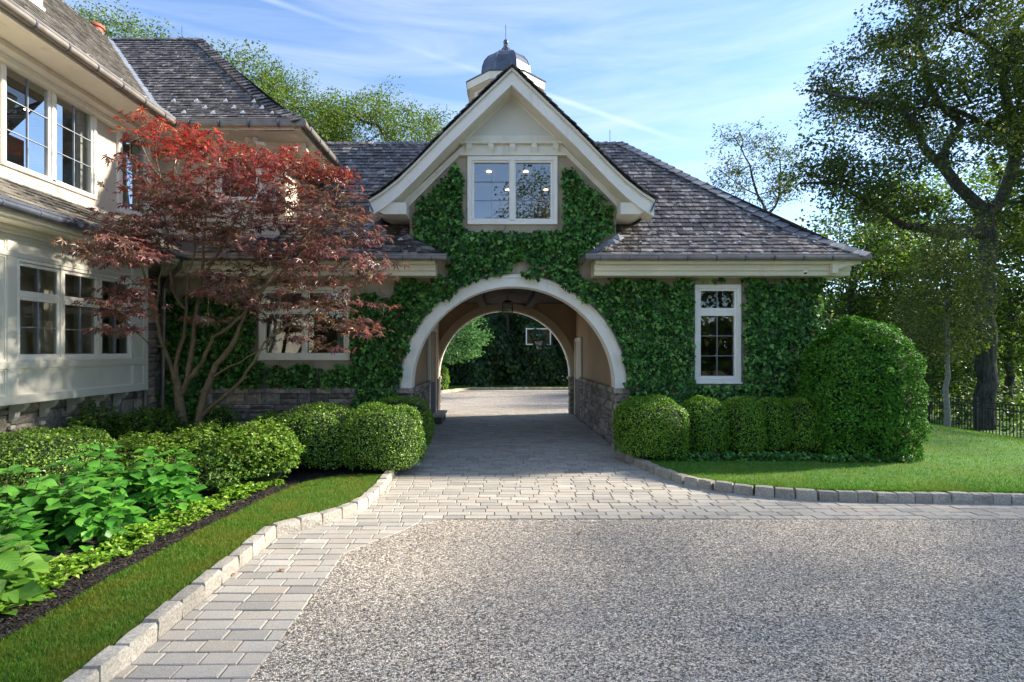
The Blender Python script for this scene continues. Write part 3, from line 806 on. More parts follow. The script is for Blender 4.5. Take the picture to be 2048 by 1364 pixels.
gw = mb.build('wall', mt['stucco'], gh)
# back wall with its arch
BCX, BR, BZ = .25, 2.07, 1.19
segs = []
bc = sorted([-7.3, 6.25] + [BCX + BR*math.cos(math.pi*k/24) for k in range(25)])
for a, b in zip(bc, bc[1:]):
    m_ = (a+b)/2; ins_ = abs(m_-BCX) < BR; h = lambda x: BZ + math.sqrt(max(0, BR*BR-(x-BCX)**2))
    segs.append((a, b, h(a) if ins_ else 0, h(b) if ins_ else 0, 3.9, 3.9))
mb = MB(); wall_sheet(mb, MFy(BK - .32), segs, [], 0, -.3); mb.build('rear_wall', mt['brown_stucco'], gh)
arc = lambda cx, cz, r, n=40: [(cx + r*math.cos(math.pi*k/n), cz + r*math.sin(math.pi*k/n)) for k in range(n+1)]
# ---- passage: side walls, ceiling
MB().box(2.50, 2.60, F0 + .3, BK - .325, 1.0, 3.52).build('passage_wall', mt['brown_stucco'], gh)
MB().box(-1.93, -1.81, F0 + .3, BK - .325, 1.0, 3.52).build('passage_wall', mt['brown_stucco'], gh)
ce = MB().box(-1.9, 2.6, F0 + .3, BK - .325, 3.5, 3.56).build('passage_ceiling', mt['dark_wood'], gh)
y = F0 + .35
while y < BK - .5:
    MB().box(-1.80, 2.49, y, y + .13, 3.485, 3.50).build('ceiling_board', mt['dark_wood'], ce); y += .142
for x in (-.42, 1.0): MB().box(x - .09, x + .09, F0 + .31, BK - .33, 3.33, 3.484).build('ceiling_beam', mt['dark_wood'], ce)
# arch trims
at_ = MB(); at_.strip(arc(ACX, AZ, AR - .005), arc(ACX, AZ, AR + .175), F0 - .06, F0 + .31); a1 = at_.build('arch_trim', mt['white'], gh, smooth=True)
MB().strip(arc(ACX, AZ, AR + .175), arc(ACX, AZ, AR + .218), F0 - .085, F0 + .0).build('arch_moulding', mt['trim'], a1, smooth=True)
MB().strip(arc(ACX, AZ, AR + .218), arc(ACX, AZ, AR + .25), F0 - .045, F0 + .0).build('arch_moulding', mt['trim'], a1, smooth=True)
MB().strip(arc(BCX, BZ, BR), arc(BCX, BZ, BR + .035), BK - .36, BK + .03).build('rear_arch_trim', mt['white'], gh, smooth=True)
MB().strip(arc(BCX, BZ, BR + .035), arc(BCX, BZ, BR + .25), BK - .39, BK - .325).build('rear_arch_trim', mt['tan'], gh, smooth=True)
MB().box(BCX - .18, BCX + .18, BK - .44, BK - .33, BZ + BR - .02, BZ + BR + .25).build('keystone', mt['concrete'], gh, bevel=.01)
# stone bases
def base(M, u0, u1, z1, d, name='stone_base'):
    mb = MB(); mbox(mb, M, u0, u1, -.12, d - .03, -.1, z1); return mb.build(name, mt['mortar'], gh)
b = base(MFy(F0), -6.05, -1.80, 1.16, .10); stonework(b, MFy(F0 - .072), -6.05, -2.3, .0, 1.15); coping(b, MFy(F0), -6.08, -1.80, 1.15, 1.245, .16)
b = base(MFy(F0), -7.35, -6.72, 3.5, .05); stonework(b, MFy(F0 - .022), -7.1, -6.72, .0, 3.45, ws=(.25, .4))
bR = MB().box(2.46, 2.75, F0 - .02, BK - .33, -.1, 1.14).build('stone_base', mt['mortar'], gh)
stonework(bR, MFx(2.458, -1), F0 - .03, 16.0, 0, 1.14, ws=(.18, .42)); coping(bR, MFx(2.46, -1), F0 - .05, 15.98, 1.14, 1.235, .07)
stonework(bR, MFy(F0 - .022), 2.44, 2.82, 0, 1.14, ws=(.3, .4)); coping(bR, MFy(F0 - .02), 2.39, 2.84, 1.141, 1.236, .07)
bL = MB().box(-2.1, -1.77, F0 - .02, BK - .33, -.1, 1.14).build('stone_base', mt['mortar'], gh)
stonework(bL, MFx(-1.768, 1), F0 - .03, 14.3, 0, 1.14, joined=True, ws=(.18, .42)); stonework(bL, MFy(F0 - .022), -2.1, -1.75, 0, 1.14, joined=True, ws=(.3, .4))
coping(bL, MFx(-1.77, 1), F0 - .05, 14.3, 1.14, 1.235, .07); coping(bL, MFy(F0 - .02), -2.15, -1.70, 1.141, 1.236, .07)
for x0, x1 in ((BCX + BR, 2.50), (-2.1, BCX - BR)):
    p = MB().box(x0 + .03, x1, BK - .36, BK, 0, 1.10).build('stone_pier', mt['mortar'], gh)
    stonework(p, MFy(BK - .365), x0, x1, 0, 1.10, ws=(.2, .3)); MB().box(x0 - .05 if x0 > 0 else x0, x1 + (0 if x0 > 0 else .05), BK - .42, BK + .05, 1.10, 1.19).build('cap_stone', mt['stone'], p)
    stonework(p, MFx(x0 + .028, -1) if x0 > 0 else MFx(x1 + .005, 1), BK - .36, BK, 0, 1.10, ws=(.2, .3), joined=True)
# doorways in the passage
dw = MB(); 
for q in ((15.95, 16.06, 1.235, 2.28), (17.20, 17.31, 0, 2.28), (15.95, 17.31, 2.28, 2.40)): mbox(dw, MFx(2.49, -1), q[0], q[1], 0, .05, q[2], q[3])
mbox(dw, MFx(2.49, -1), 15.98, 16.10, 0, .035, 0, 1.14); d_ = dw.build('door_surround', mt['trim'], gh)
t_ = MB(); mbox(t_, MFx(2.49, -1), 16.12, 17.2, .0, .015, 0, 2.28); t_.build('door_panel', mt['concrete'], d_)
dw = MB()
for q in ((14.35, 14.47, 0, 2.55), (15.8, 15.92, 0, 2.55), (14.30, 15.97, 2.55, 2.72)): mbox(dw, MFx(-1.80, 1), q[0], q[1], 0, .07, q[2], q[3])
mbox(dw, MFx(-1.80, 1), 14.26, 16.0, 0, .12, 2.72, 2.80); d_ = dw.build('door_surround', mt['trim'], gh)
t_ = MB(); mbox(t_, MFx(-1.80, 1), 14.47, 15.8, .0, .02, .2, 2.55); dd = t_.build('door', mt['brown_stucco'], d_)
st = thing('doorstep', 'low stone step against the left wall inside the arched passage', 'step', (-1.6, 15.6, 0))
MB().box(-1.80, -1.46, 14.95, 16.3, .19, .25).build('tread', mt['concrete'], st, bevel=.008)
MB().box(-1.80, -1.50, 15.0, 16.25, 0, .19).build('riser', mt['mortar'], st)

# ---- eaves, boxed cornice and gutters
for x0, x1 in ((-6.6, -1.20), (1.93, 6.98)):
    e = MB(); s0 = 1 if x0 < 0 else 0
    e.prism([(10.70, 3.79), (F0, 3.79), (F0, 3.49), (10.86, 3.49), (10.86, 3.575), (10.82, 3.585), (10.82, 3.70), (10.70, 3.70)], x0 + (.0), x1 - .0, 'x')
    e.build('cornice', mt['fascia'], gh)
rt = MB().prism([(6.55, 3.52), (6.66, 3.52), (6.66, 3.60), (7.0, 3.70), (7.1, 3.70), (7.1, 3.79), (6.55, 3.79)], 10.71, BK + .3, 'y').build('cornice', mt['fascia'], gh)
gutter(gh, [(1.72, F0 - .03, 3.80), (1.72, 10.62, 3.80), (7.20, 10.62, 3.80), (7.20, BK, 3.80)])
gutter(gh, [(-.97, F0 - .03, 3.80), (-.97, 10.62, 3.80), (-6.00, 10.62, 3.80)])
sp_ = MB().tube([(6.95, 11.3, 3.72), (6.95, 11.3, 3.58), (6.90, 11.32, 3.52), (6.66, 11.42, 3.38), (6.62, 11.45, 3.2), (6.62, 11.45, 0)], .042, 10).build('downpipe', mt['trim'], gh, smooth=True)
# ---- slate roofs
front = MB()
ul_l = lambda r: -6.03 - r; ur_l = lambda r: (-1.15 - 1.27*r) if r < .63 else WL
ul_r = lambda r: (1.90 + .87*r) if r < .63 else WR; ur_r = lambda r: 7.20 - r
E, U_, N_ = (0, 10.65), (1, 0), (0, 1)
deck(front, E, U_, N_, zmain, 3.9, ul_r, ur_r); deck(front, E, U_, N_, zmain, 3.9, ul_l, ur_l)
front.quad((7.20, 10.65, 3.83), (7.20, 18.4, 3.83), (3.3, 14.55, 7.47), (3.3, 14.55, 7.47)); front.quad((-6, 18.4, 3.83), (7.2, 18.4, 3.83), (3.3, 14.55, 7.47), (-6, 14.55, 7.47))
front.quad((WR, 14.54, 7.45), (WL, 14.54, 7.45), (WL, 13.4, 6.3), (WR, 13.4, 6.3))
rf = front.build('roof', mt['mortar'], gh)
low = lambda r: True
slope('gh', rf, E, U_, N_, zmain, 3.92, ul_r, ur_r)
slope('gh', rf, E, U_, N_, zmain, 3.92, lambda r: max(ul_l(r), -5.9 if r < .9 else -5.0), ur_l, lim=lambda x, y: x > 700)
slope('gh', rf, (7.20, 0), (0, 1), (-1, 0), zmain, 3.9, lambda r: 10.65 + r, lambda r: 18.4 - r)
# little return hips beside the gabled bay
def strip_slates(part, A0, A1, B0, B1, n, mat):
    A0, A1, B0, B1 = map(Vector, (A0, A1, B0, B1))
    for k in range(n):
        t0, t1 = k/n, (k+1)/n
        p = [A0.lerp(A1, t0), B0.lerp(B1, t0), B0.lerp(B1, t1 + .02), A0.lerp(A1, t1 + .02)]
        nn = (p[1]-p[0]).cross(p[3]-p[0]).normalized(); nn = nn if nn.z > 0 else -nn
        nn = (nn + Vector((0, -.5, .3))).normalized()
        v = [q + nn*.012 for q in p] + [p[0] + nn*.034, p[1] + nn*.034, p[2] + nn*.02, p[3] + nn*.02]
        MB().add(v, [(4,5,6,7), (0,1,5,4), (1,2,6,5), (3,0,4,7), (2,3,7,6)]).build('slate', mt[mat], part)
strip_slates(rf, (-1.17, 10.63, 3.83), (-1.98, F0, 4.30), (-.93, F0 - .28, 3.84), (WL - .02, F0 - .01, 4.38), 6, 'slate')
strip_slates(rf, (1.92, 10.63, 3.83), (2.62, F0, 4.30), (1.70, F0 - .28, 3.84), (WR + .02, F0 - .01, 4.38), 6, 'bluestone')
# gable-bay roof
gr = MB()
for sgn in (-1, 1):
    for (a, za), (b, zb) in zip(GP, GP[1:]):
        ye = lambda z: min(14.6, 10.65 + max(0, (z - 4.488) + .9)) if z > 4.5 else 11.9
        gr.quad((GX + sgn*a, 10.72, za - .012), (GX + sgn*b, 10.72, zb - .012), (GX + sgn*b, ye(zb) + .15, zb - .012), (GX + sgn*a, ye(za) + .15, za - .012))
gf = gr.build('gable_roof', mt['mortar'], gh)
tot = 2.82
for sgn in (-1, 1):
    zz = lambda r: zg(tot - r) if r >= 0.03 else zg(2.79) - .02
    yend = lambda r: 10.65 + max(0, (zz(r) - 4.488) + .9) + .08
    slope('gh', gf, (GX + sgn*tot, 0), (0, 1), (-sgn, 0), zz, tot, lambda r: 10.66, yend, lift=.02)
emit_slates('gh')
# ridge and hips
caps(rf, [(3.30 + .05, 14.55, 7.49), (WR - 1.2, 14.55, 7.49)], drop=.11); caps(rf, [(-5.9, 14.55, 7.49), (-1.2, 14.55, 7.49)], drop=.11)
hp = [(7.2 - r, 10.65 + r, zmain(r)) for r in (0, .3, .6, .9, 1.5, 2.4, 3.2, 3.88)]
caps(rf, hp, hw=.19, drop=.10, name='hip_slate', L=.235, up=.05, mat='capslate')
caps(gf, [(GX, 10.68, 7.57), (GX, 14.2, 7.57)], drop=.10, hw=.11, up=.0)
for x, y in ((3.9, 14.55),): MB().tube([(3.0, 14.55, 7.5), (3.0, 14.55, 7.85)], .008, 5).build('lightning_rod', mt['darkzinc'], rf)
# snow guards
def guard(part, x, y, z, s, nrm=(0, -.6, .8)):
    n = Vector(nrm).normalized(); u = Vector((1, 0, 0)); t = n.cross(u).normalized(); t = t if t.z > 0 else -t; p = Vector((x, y, z)) + n*.04
    pts = [];
    for k in range(14):
        a = 2*math.pi*k/14; rr = s*(1 + .38*math.cos(3*(a - math.pi/2))) * .55; pts.append(p + u*rr*math.cos(a) + t*rr*math.sin(a))
    v = pts + [q + n*.012 for q in pts]; mb = MB(); mb.add(v, [tuple(range(14, 28)), tuple(reversed(range(14)))] + [(i, (i+1) % 14, 14 + (i+1) % 14, 14 + i) for i in range(14)])
    mb.build('snow_guard', mt['mesh_white'] if s > .06 else mt['lead'], part)
for k in range(9):
    for row, r in enumerate((.45, .75)):
        x = 2.9 + k*.5 + row*.25
        if x < ur_r(r) - .2: guard(rf, x, 10.65 + r, zmain(r), .055)
for x, r in ((-1.95, .55), (-2.35, .9), (-2.6, .5), (-3.0, .8)): guard(rf, x, 10.65 + r, zmain(r), .075)

# ---- gable front
prof = [(GX - d, z) for d, z in reversed(GP)] + [(GX + d, z) for d, z in GP[1:]]
def off(dz, cut=0): return [(x, z - dz) for x, z in prof]
def sh(k): return [(GX + (x-GX)*k, z) for x, z in prof]
bb = MB().strip(off(.075), off(.34), 10.78, 10.84).build('barge_board', mt['white'], gh)
MB().strip(off(.02), off(.075), 10.73, 10.84).build('crown_moulding', mt['trim'], bb)
MB().strip(off(.085), off(.11), 10.765, 10.78).build('crown_moulding', mt['trim'], bb)
MB().strip(off(.30), off(.335), 10.84, F0).build('gable_soffit', mt['trim'], gh)
# boxed returns at the feet of the gable
for sgn in (-1, 1):
    x0, x1 = GX + sgn*2.52, (WL if sgn < 0 else WR)
    e = MB().prism([(GX + sgn*2.78, 4.93), (GX + sgn*2.74, 4.80), (GX + sgn*2.52, 4.70), (x1, 4.70), (x1, 4.93)], 10.845, 12.0, 'y').build('eave_return', mt['trim'], gh)
    MB().prism([(x1, 4.90), (x1, zg(x1 - GX) - .30), (GX + sgn*2.62, 4.93)], F0 - .045, F0 - .001, 'y').build('frieze_board', mt['trim'], gh)
    MB().prism([(GX + sgn*2.83, 4.96), (GX + sgn*2.80, 4.90), (GX + sgn*2.74, 4.74), (GX + sgn*2.70, 4.72), (GX + sgn*2.80, 4.96)], 10.72, 12.4, 'y').build('drip_edge', mt['darkzinc'], e)
# boards on the wall following the slope
inn = [(WL, 4.62), (WL, 4.95), (-.76, 5.99), (1.43, 5.99), (WR, 4.95), (WR, 4.62)]
outp = [(WL - .02, 4.70), (WL - .02, 5.28), (-.62, 6.26), (1.29, 6.26), (WR + .02, 5.28), (WR + .02, 4.70)]
outp[1] = (WL - .0, zg(WL - GX) - .34); outp[4] = (WR, zg(WR - GX) - .34)
fz = MB().strip(inn[1:5], [outp[1], (-.62, 6.26), (1.29, 6.26), outp[4]], F0 - .05, F0 - .002).build('frieze_board', mt['trim'], gh)
dz_ = .16
MB().strip([(p[0], p[1] + (.0)) for p in inn[1:5]], [(inn[1][0], inn[1][1] + .1), (-.72, 6.06), (1.39, 6.06), (inn[4][0], inn[4][1] + .1)], F0 - .075, F0 - .05).build('frieze_moulding', mt['trim'], fz)
tri = MB(); a = 1.24
tri.prism([(GX - a, 6.27), (GX + a, 6.27), (GX + .02, 7.30), (GX - .02, 7.30)], F0 - .03, F0 - .0); tri.build('gable_panel', mt['panel'], gh)
tf = MB(); ti = [(-.52, 6.40), (GX, 7.17), (1.12, 6.40), (-.52, 6.40)]; to = [(GX - a - .12, 6.26), (GX, 7.42), (GX + a + .12, 6.26), (GX - a - .12, 6.26)]
tf.strip(ti, to, F0 - .055, F0 - .03).build('gable_panel_frame', mt['trim'], gh)
MB().box(-.95, 1.60, F0 - .13, F0 - .001, 6.215, 6.27).build('ledge_moulding', mt['trim'], gh, bevel=.01)
for k in range(5):
    x = -.555 + k*.44; c = MB()
    c.prism([(F0 - .115, 6.215), (F0 - .115, 6.13), (F0 - .085, 6.07), (F0 - .075, 6.03), (F0 - .0, 6.03), (F0 - .0, 6.215)], x - .058, x + .058, 'x').build('bracket', mt['trim'], gh)
# windows
g0, g1, gz0, gz1 = WG; cx = (g0+g1)/2
w = window(gh, MFy(F0), *WG, [(g0 + .14, cx - .07, gz0 + .12, gz1 - .13, 2, 3), (cx + .07, g1 - .14, gz0 + .12, gz1 - .13, 2, 3)], casing=.09, glass='glass_sky', label='two-light gable window', sill=False)
MB().box(cx - .045, cx + .045, F0 - .05, F0 + .1, gz0 + .07, gz1 - .085).build('mullion', mt['white'], w, bevel=.004)
a, b, c, e = WRT
wt_ = window(gh, MFy(F0), *WRT, [(a + .132, b - .132, c + .13, 2.72, 2, 3), (a + .132, b - .132, 2.88, e - .13, 2, 1)], casing=.085, label='tall narrow window with a small pane above')
MB().box(a + .085, b - .085, F0 - .03, F0 + .05, 2.765, 2.835).build('transom', mt['white'], wt_)
a, b, c, e = WLF; m_ = (a+b)/2
w = window(gh, MFy(F0), *WLF, [(a + .13, m_ - .06, c + .12, 2.76, 1, 1), (m_ + .06, b - .13, c + .12, 2.76, 1, 1), (a + .13, m_ - .06, 2.88, e - .13, 1, 1), (m_ + .06, b - .13, 2.88, e - .13, 1, 1)],
       casing=.08, cm='trim', sash='trim', label='four-light window behind the maple')
MB().box(a + .08, m_ - .021, F0 - .025, F0 + .05, 2.805, 2.835).build('transom', mt['trim'], w); MB().box(m_ + .021, b - .08, F0 - .025, F0 + .05, 2.805, 2.835).build('transom', mt['trim'], w)
for q in ((m_ - .02, m_ + .02, c + .07, e - .08),): MB().box(q[0], q[1], F0 - .04, F0 + .1, q[2], q[3]).build('mullion', mt['trim'], w)
# rooms behind the windows: gable room with lit lamps
rm = MB(); rm.box(-1.6, 2.2, 15.2, 15.25, 4.0, 6.4); rm.box(-1.7, 2.3, F0 + .31, 15.2, 3.98, 4.0); rm.box(-1.3, 1.9, F0 + .31, 15.2, 6.35, 6.38)
rm.build('room_lining', mt['room'], gh)
for x, y in ((-.18, 13.3), (.71, 13.3), (1.33, 14.8), (.3, 14.8)):
    MB().lathe((x, y, 6.33), [(.055, 0), (.055, .01)], 10).build('ceiling_spotlight', mt['lamp'], gh)
cs = MB().lathe((.25, 13.0, 5.95), [(.30, 0), (.34, .06), (.30, .2), (.05, .24)], 16).build('hanging_lampshade', mt['shade'], gh, smooth=True)
rm2 = MB(); rm2.box(-6.9, -2.15, 14.5, 14.55, .9, 3.5); rm2.box(2.8, 6.2, 14.5, 14.55, .9, 3.5); rm2.box(2.8, 6.2, F0 + .31, 14.5, .88, .9)
rm2.build('room_lining', mt['room'], gh)
MB().box(4.12, 4.22, F0 + .1, F0 + .14, 1.4, 2.7).build('curtain', mt['curtain'], gh)
for q in (-4.7, -3.3): MB().box(q, q + .22, F0 + .12, F0 + .2, 1.85, 3.25).build('curtain', mt['curtain'], gh)

# ---- cupola
cu = (.245, 14.55, 0); oc = math.pi/8
cp = MB().lathe(cu, [(.80, 7.2), (.80, 8.78)], 8, oc).build('cupola', mt['white'], gh)
for k in range(8):      # louvred openings
    a = 2*math.pi*k/8; n = Vector((math.cos(a), math.sin(a), 0)); s_ = Vector((-n.y, n.x, 0)); p = Vector(cu) + n*.742; mb = MB(); md = MB()
    v = [p - s_*.2 + Vector((0,0,7.7)), p + s_*.2 + Vector((0,0,7.7)), p + s_*.2 + Vector((0,0,8.55)), p - s_*.2 + Vector((0,0,8.55))]; md.add(v, [(0,1,2,3)]); md.build('louvre_backing', mt['black'], cp)
    for i in range(9):
        z = 7.72 + i*.093; mb.add([p - s_*.2 + n*.035 + Vector((0,0,z)), p + s_*.2 + n*.035 + Vector((0,0,z)), p + s_*.2 + n*.005 + Vector((0,0,z+.06)), p - s_*.2 + n*.005 + Vector((0,0,z+.06))], [(0,1,2,3)])
    mb.build('louvre', mt['trim'], cp)
MB().lathe(cu, [(.80, 8.50), (.86, 8.56), (.90, 8.66), (1.02, 8.70), (1.02, 8.72), (1.075, 8.72), (1.09, 8.90), (.5, 8.92)], 8, oc).build('cornice', mt['trim'], cp)
MB().lathe(cu, [(1.105, 8.90), (1.115, 8.925), (.95, 8.96), (.78, 9.03), (.69, 9.13)], 8, oc).build('flared_roof', mt['darkzinc'], cp)
dome = [(.69, 9.13), (.675, 9.28), (.655, 9.42), (.60, 9.56), (.50, 9.69), (.36, 9.78), (.22, 9.83), (.14, 9.90), (.085, 10.0), (.055, 10.06)]
dm = MB().lathe(cu, dome, 8, oc).build('dome', mt['darkzinc'], cp)
for k in range(8):
    a = oc + 2*math.pi*k/8; MB().tube([(cu[0] + r*1.005*math.cos(a), cu[1] + r*1.005*math.sin(a), z) for r, z in dome[:-1]], .012, 5).build('dome_seam', mt['darkzinc'], dm)
MB().lathe(cu, [(.05, 10.05), (.07, 10.08), (.04, 10.10)], 12).build('finial_collar', mt['lead'], cp)
MB().lathe(cu, [(.02, 10.09), (.055, 10.12), (.068, 10.165), (.055, 10.21), (.02, 10.24)], 12).build('finial_ball', mt['darkzinc'], cp, smooth=True)
MB().tube([(cu[0], cu[1], 10.2), (cu[0], cu[1], 10.62)], .008, 5).build('lightning_rod', mt['darkzinc'], cp)

# ---- lantern and cameras (things of their own)
lx, ly = .29, 14.5
lt = thing('hanging_lantern', 'square metal lantern hanging under the arched passage ceiling', 'lantern', (lx, ly, 2.9))
MB().tube([(lx, ly, 3.33), (lx, ly, 3.5)], .01, 6).build('chain', mt['black'], lt)
fr = MB()
for sx in (-1, 1):
    for sy in (-1, 1): fr.box(lx + sx*.13 - .01, lx + sx*.13 + .01, ly + sy*.13 - .01, ly + sy*.13 + .01, 2.98, 3.24)
for z in (2.975, 3.235):
    for s_ in (-1, 1): fr.box(lx - .145, lx + .145, ly + s_*.13 - .012, ly + s_*.13 + .012, z, z + .02); fr.box(lx + s_*.13 - .012, lx + s_*.13 + .012, ly - .118, ly + .118, z, z + .02)
fr.build('frame', mt['black'], lt)
MB().lathe((lx, ly, 3.26), [(.22, 0), (.10, .06), (.03, .08)], 4, math.pi/4).build('cap', mt['black'], lt)
MB().box(lx - .118, lx + .118, ly - .118, ly - .114, 2.995, 3.23).build('glass', mt['glass'], lt)
for sx in (-.04, .04): MB().tube([(lx + sx, ly, 2.99), (lx + sx, ly, 3.12)], .012, 6).build('candle', mt['shade'], lt)
sc_ = thing('security_camera', 'small white dome camera under the right end of the wing cornice', 'camera', (6.1, 10.76, 3.6))
MB().lathe((6.1, 10.88, 3.60), [(.05, -.01), (.055, -.05), (.04, -.055)], 14).build('housing', mt['mesh_white'], sc_, smooth=True)
MB().lathe((6.1, 10.88, 3.55), [(.0, -.04), (.025, -.035), (.036, -.01), (.036, 0)], 12).build('lens_dome', mt['black'], sc_, smooth=True)

# =================================================================== main house on the left
mh = thing('main_house', 'two-storey cream house with slate roofs, panelled bay window and copper-grey gutters', 'house', (-7.0, 8.0, 0))
zup = lambda r: 6.33 + (.75*r if r < 1 else .75 + (r-1)*.994)
zlo = lambda r: 3.84 + .655*r
XW, XB = -6.9, -6.5
UW1 = (7.64, 9.46, 4.60, 6.10); UW2 = (9.98, 10.92, 4.56, 6.12); UW3 = (-5.75, -4.8, 5.05, 6.05)
mb = MB(); wall_sheet(mb, MFx(XW), [(2.5, F0, 1.2, 1.2, 6.25, 6.25)], [ins(UW1), ins(UW2)], 0, -.3)
wall_sheet(mb, MFy(F0 - .004), [(-6.9, -4.45, 3.87, 3.87, 6.25, 6.25)], [ins(UW3)], 0, -.29)
mb.box(-4.75, -4.45, F0 + .3, 19, 3.9, 6.25); mb.build('wall', mt['concrete'], mh)
# foundation in stone under the bay
fb = MB().box(-7.2, -6.88, 2.5, F0, -.1, 1.3).build('stone_base', mt['mortar'], mh)
stonework(fb, MFx(-6.875), 6.6, F0 - .01, .0, 1.28, ws=(.3, .55), hs=(.2, .25, .3))
MB().box(-6.99, -6.88, 10.22, F0 - .01, 1.3, 3.6).build('stone_wall', mt['mortar'], mh)
stonework(fb, MFx(-6.872), 10.22, F0 - .03, 1.28, 3.6, ws=(.25, .5))
# bay
holes = [(7.50, 9.74, 1.92, 3.21)]
mb = MB(); wall_sheet(mb, MFx(XB), [(3.0, 10.20, 1.28, 1.28, 3.66, 3.66)], holes, 0, -.18)
mb.quad((XB, 10.20, 1.28), (-6.9, 10.20, 1.28), (-6.9, 10.20, 3.66), (XB, 10.20, 3.66)); mb.quad((XB, 3, 1.28), (XB, 10.2, 1.28), (-6.9, 10.2, 1.28), (-6.9, 3, 1.28))
bay = mb.build('bay', mt['panel'], mh)
rl = MB(); Mb = MFx(XB)
for z0, z1 in ((1.28, 1.40), (1.76, 1.865), (3.265, 3.33), (3.50, 3.56)): mbox(rl, Mb, 3.0, 10.22, 0, .032, z0, z1)
for u0, u1 in ((7.28, 7.43), (9.80, 9.90), (10.12, 10.22), (4.9, 5.05)):
    for z0, z1 in ((1.40, 1.76), (1.865, 3.265), (3.33, 3.50)): mbox(rl, Mb, u0, u1, 0, .030, z0, z1)
rl.build('panel_rails', mt['panel'], bay, bevel=.004)
pm = MB()
for u0, u1 in ((7.43, 9.80), (9.90, 10.12), (5.05, 7.28)):
    for z0, z1 in ((1.40, 1.76), (3.33, 3.50)) + (((1.865, 3.265),) if u0 != 7.43 else ()):
        s = .022
        for q in ((u0, u1, z0, z0+s), (u0, u1, z1-s, z1), (u0, u0+s, z0+s, z1-s), (u1-s, u1, z0+s, z1-s)): mbox(pm, Mb, q[0], q[1], 0, .014, q[2], q[3])
pm.build('panel_moulding', mt['trim'], bay)
cr_ = MB(); mbox(cr_, Mb, 3.0, 10.24, -.01, .06, 3.56, 3.61); mbox(cr_, Mb, 3.0, 10.27, -.01, .10, 3.61, 3.665); cr_.build('crown_moulding', mt['trim'], bay)
P3 = []
for a, b in ((7.475, 8.135), (8.285, 8.905), (9.065, 9.70)):
    P3 += [(a, b, 1.955, 2.70, 2, 2), (a, b, 2.83, 3.165, 2, 1)]
w = window(mh, MFx(XB), 7.43, 9.78, 1.865, 3.262, P3, casing=.045, d=.028, label='three-light bay window with transom panes', sill=False, mun='lead')
for u0, u1 in ((8.183, 8.237), (8.953, 9.017)): 
    q = MB(); mbox(q, Mb, u0, u1, -.05, .02, 1.9, 3.215); q.build('mullion', mt['white'], w)
q = MB(); mbox(q, Mb, 7.48, 9.73, -.05, .012, 2.745, 2.785); q.build('transom', mt['white'], w)
for u in (7.35, 9.76): pass
# corbels and blocks
for y in (7.74, 8.26, 8.78, 9.30, 9.84, 7.2, 6.7):
    c = MB(); c.prism([(-6.83, 1.28), (-6.60, 1.28), (-6.61, 1.22), (-6.66, 1.17), (-6.73, 1.14), (-6.75, 1.07), (-6.79, 1.02), (-6.83, 1.01)], y - .042, y + .042, 'y').build('corbel', mt['panel'], mh)
    MB().box(-6.84, -6.80, y - .04, y + .04, .90, .95).build('block', mt['trim'], mh)
# windows upstairs
p1 = [(7.74, 8.46, 4.68, 6.02, 2, 3), (8.62, 9.36, 4.68, 6.02, 2, 3)]
w = window(mh, MFx(XW), *UW1, p1, casing=.065, d=.035, label='two-light upper window of the main house', sill=False)
q = MB(); mbox(q, MFx(XW), 8.51, 8.57, -.05, .035, 4.63, 6.03); q.build('mullion', mt['white'], w)
window(mh, MFx(XW), *UW2, [(10.12, 10.78, 4.68, 6.02, 1, 2)], casing=.09, label='narrow upper window behind the maple crown')
window(mh, MFy(F0 - .004), *UW3, [(-5.62, -4.93, 5.16, 5.95, 2, 2)], casing=.08, label='small upper window behind the maple crown')
MB().box(-9.5, -9.45, 4, 11, 1, 6.2).build('room_lining', mt['curtain'], mh); MB().box(-9.5, -6.95, 4, 11, 3.95, 4.0).build('room_lining', mt['room'], mh)
for y in (9.28, 7.50): MB().box(-7.1, -7.02, y, y + .16, 4.6, 6.1).build('curtain', mt['curtain'], mh)
for y in (8.02, 8.80, 9.58): MB().box(-6.76, -6.70, y, y + .12, 1.9, 3.2).build('curtain', mt['curtain'], mh)
MB().lathe((-7.6, 8.9, 5.9), [(.04, 0), (.04, .01)], 8).build('ceiling_spotlight', mt['lamp'], mh)
# lower roof
lo = MB(); ulA = lambda r: 3.0; urA = lambda r: 10.65 + r; ulB = lambda r: -6.03 - r; urB = lambda r: -4.3
deck(lo, (-6.03, 0), (0, 1), (-1, 0), zlo, .87, ulA, urA, 3); lr = lo.build('lower_roof', mt['mortar'], mh)
slope('mh', lr, (-6.03, 0), (0, 1), (-1, 0), zlo, .87, ulA, urA, mat='oldslate', expo=.15)
fl = MB(); mbox(fl, MFx(XW), 3, F0, .0, .03, 4.40, 4.47); fl.build('flashing', mt['white'], lr)
mbox(fl := MB(), MFy(F0 - .004), -6.87, -4.45, .0, .03, 4.31, 4.38); fl.build('flashing', mt['lead'], lr)
gutter(mh, [(-6.0, 3.0, 3.80), (-6.0, 10.62, 3.80)], mat='darkzinc')
e = MB().prism([(-6.07, 3.79), (-6.07, 3.70), (-6.14, 3.685), (-6.14, 3.665), (-6.5, 3.665), (-6.9, 3.665), (-6.9, 3.79)], 3.0, 10.9, 'y').build('soffit', mt['trim'], mh)
dp = MB().tube([(-6.05, 10.55, 3.74), (-6.12, 10.62, 3.62), (-6.55, 10.95, 3.42), (-6.68, 11.02, 3.25), (-6.70, 11.04, 0)], .045, 10).build('downpipe', mt['zinc'], mh, smooth=True)
MB().tube([(-6.62, 10.36, 0), (-6.62, 10.36, 1.4)], .045, 10).build('downpipe', mt['zinc'], mh, smooth=True)
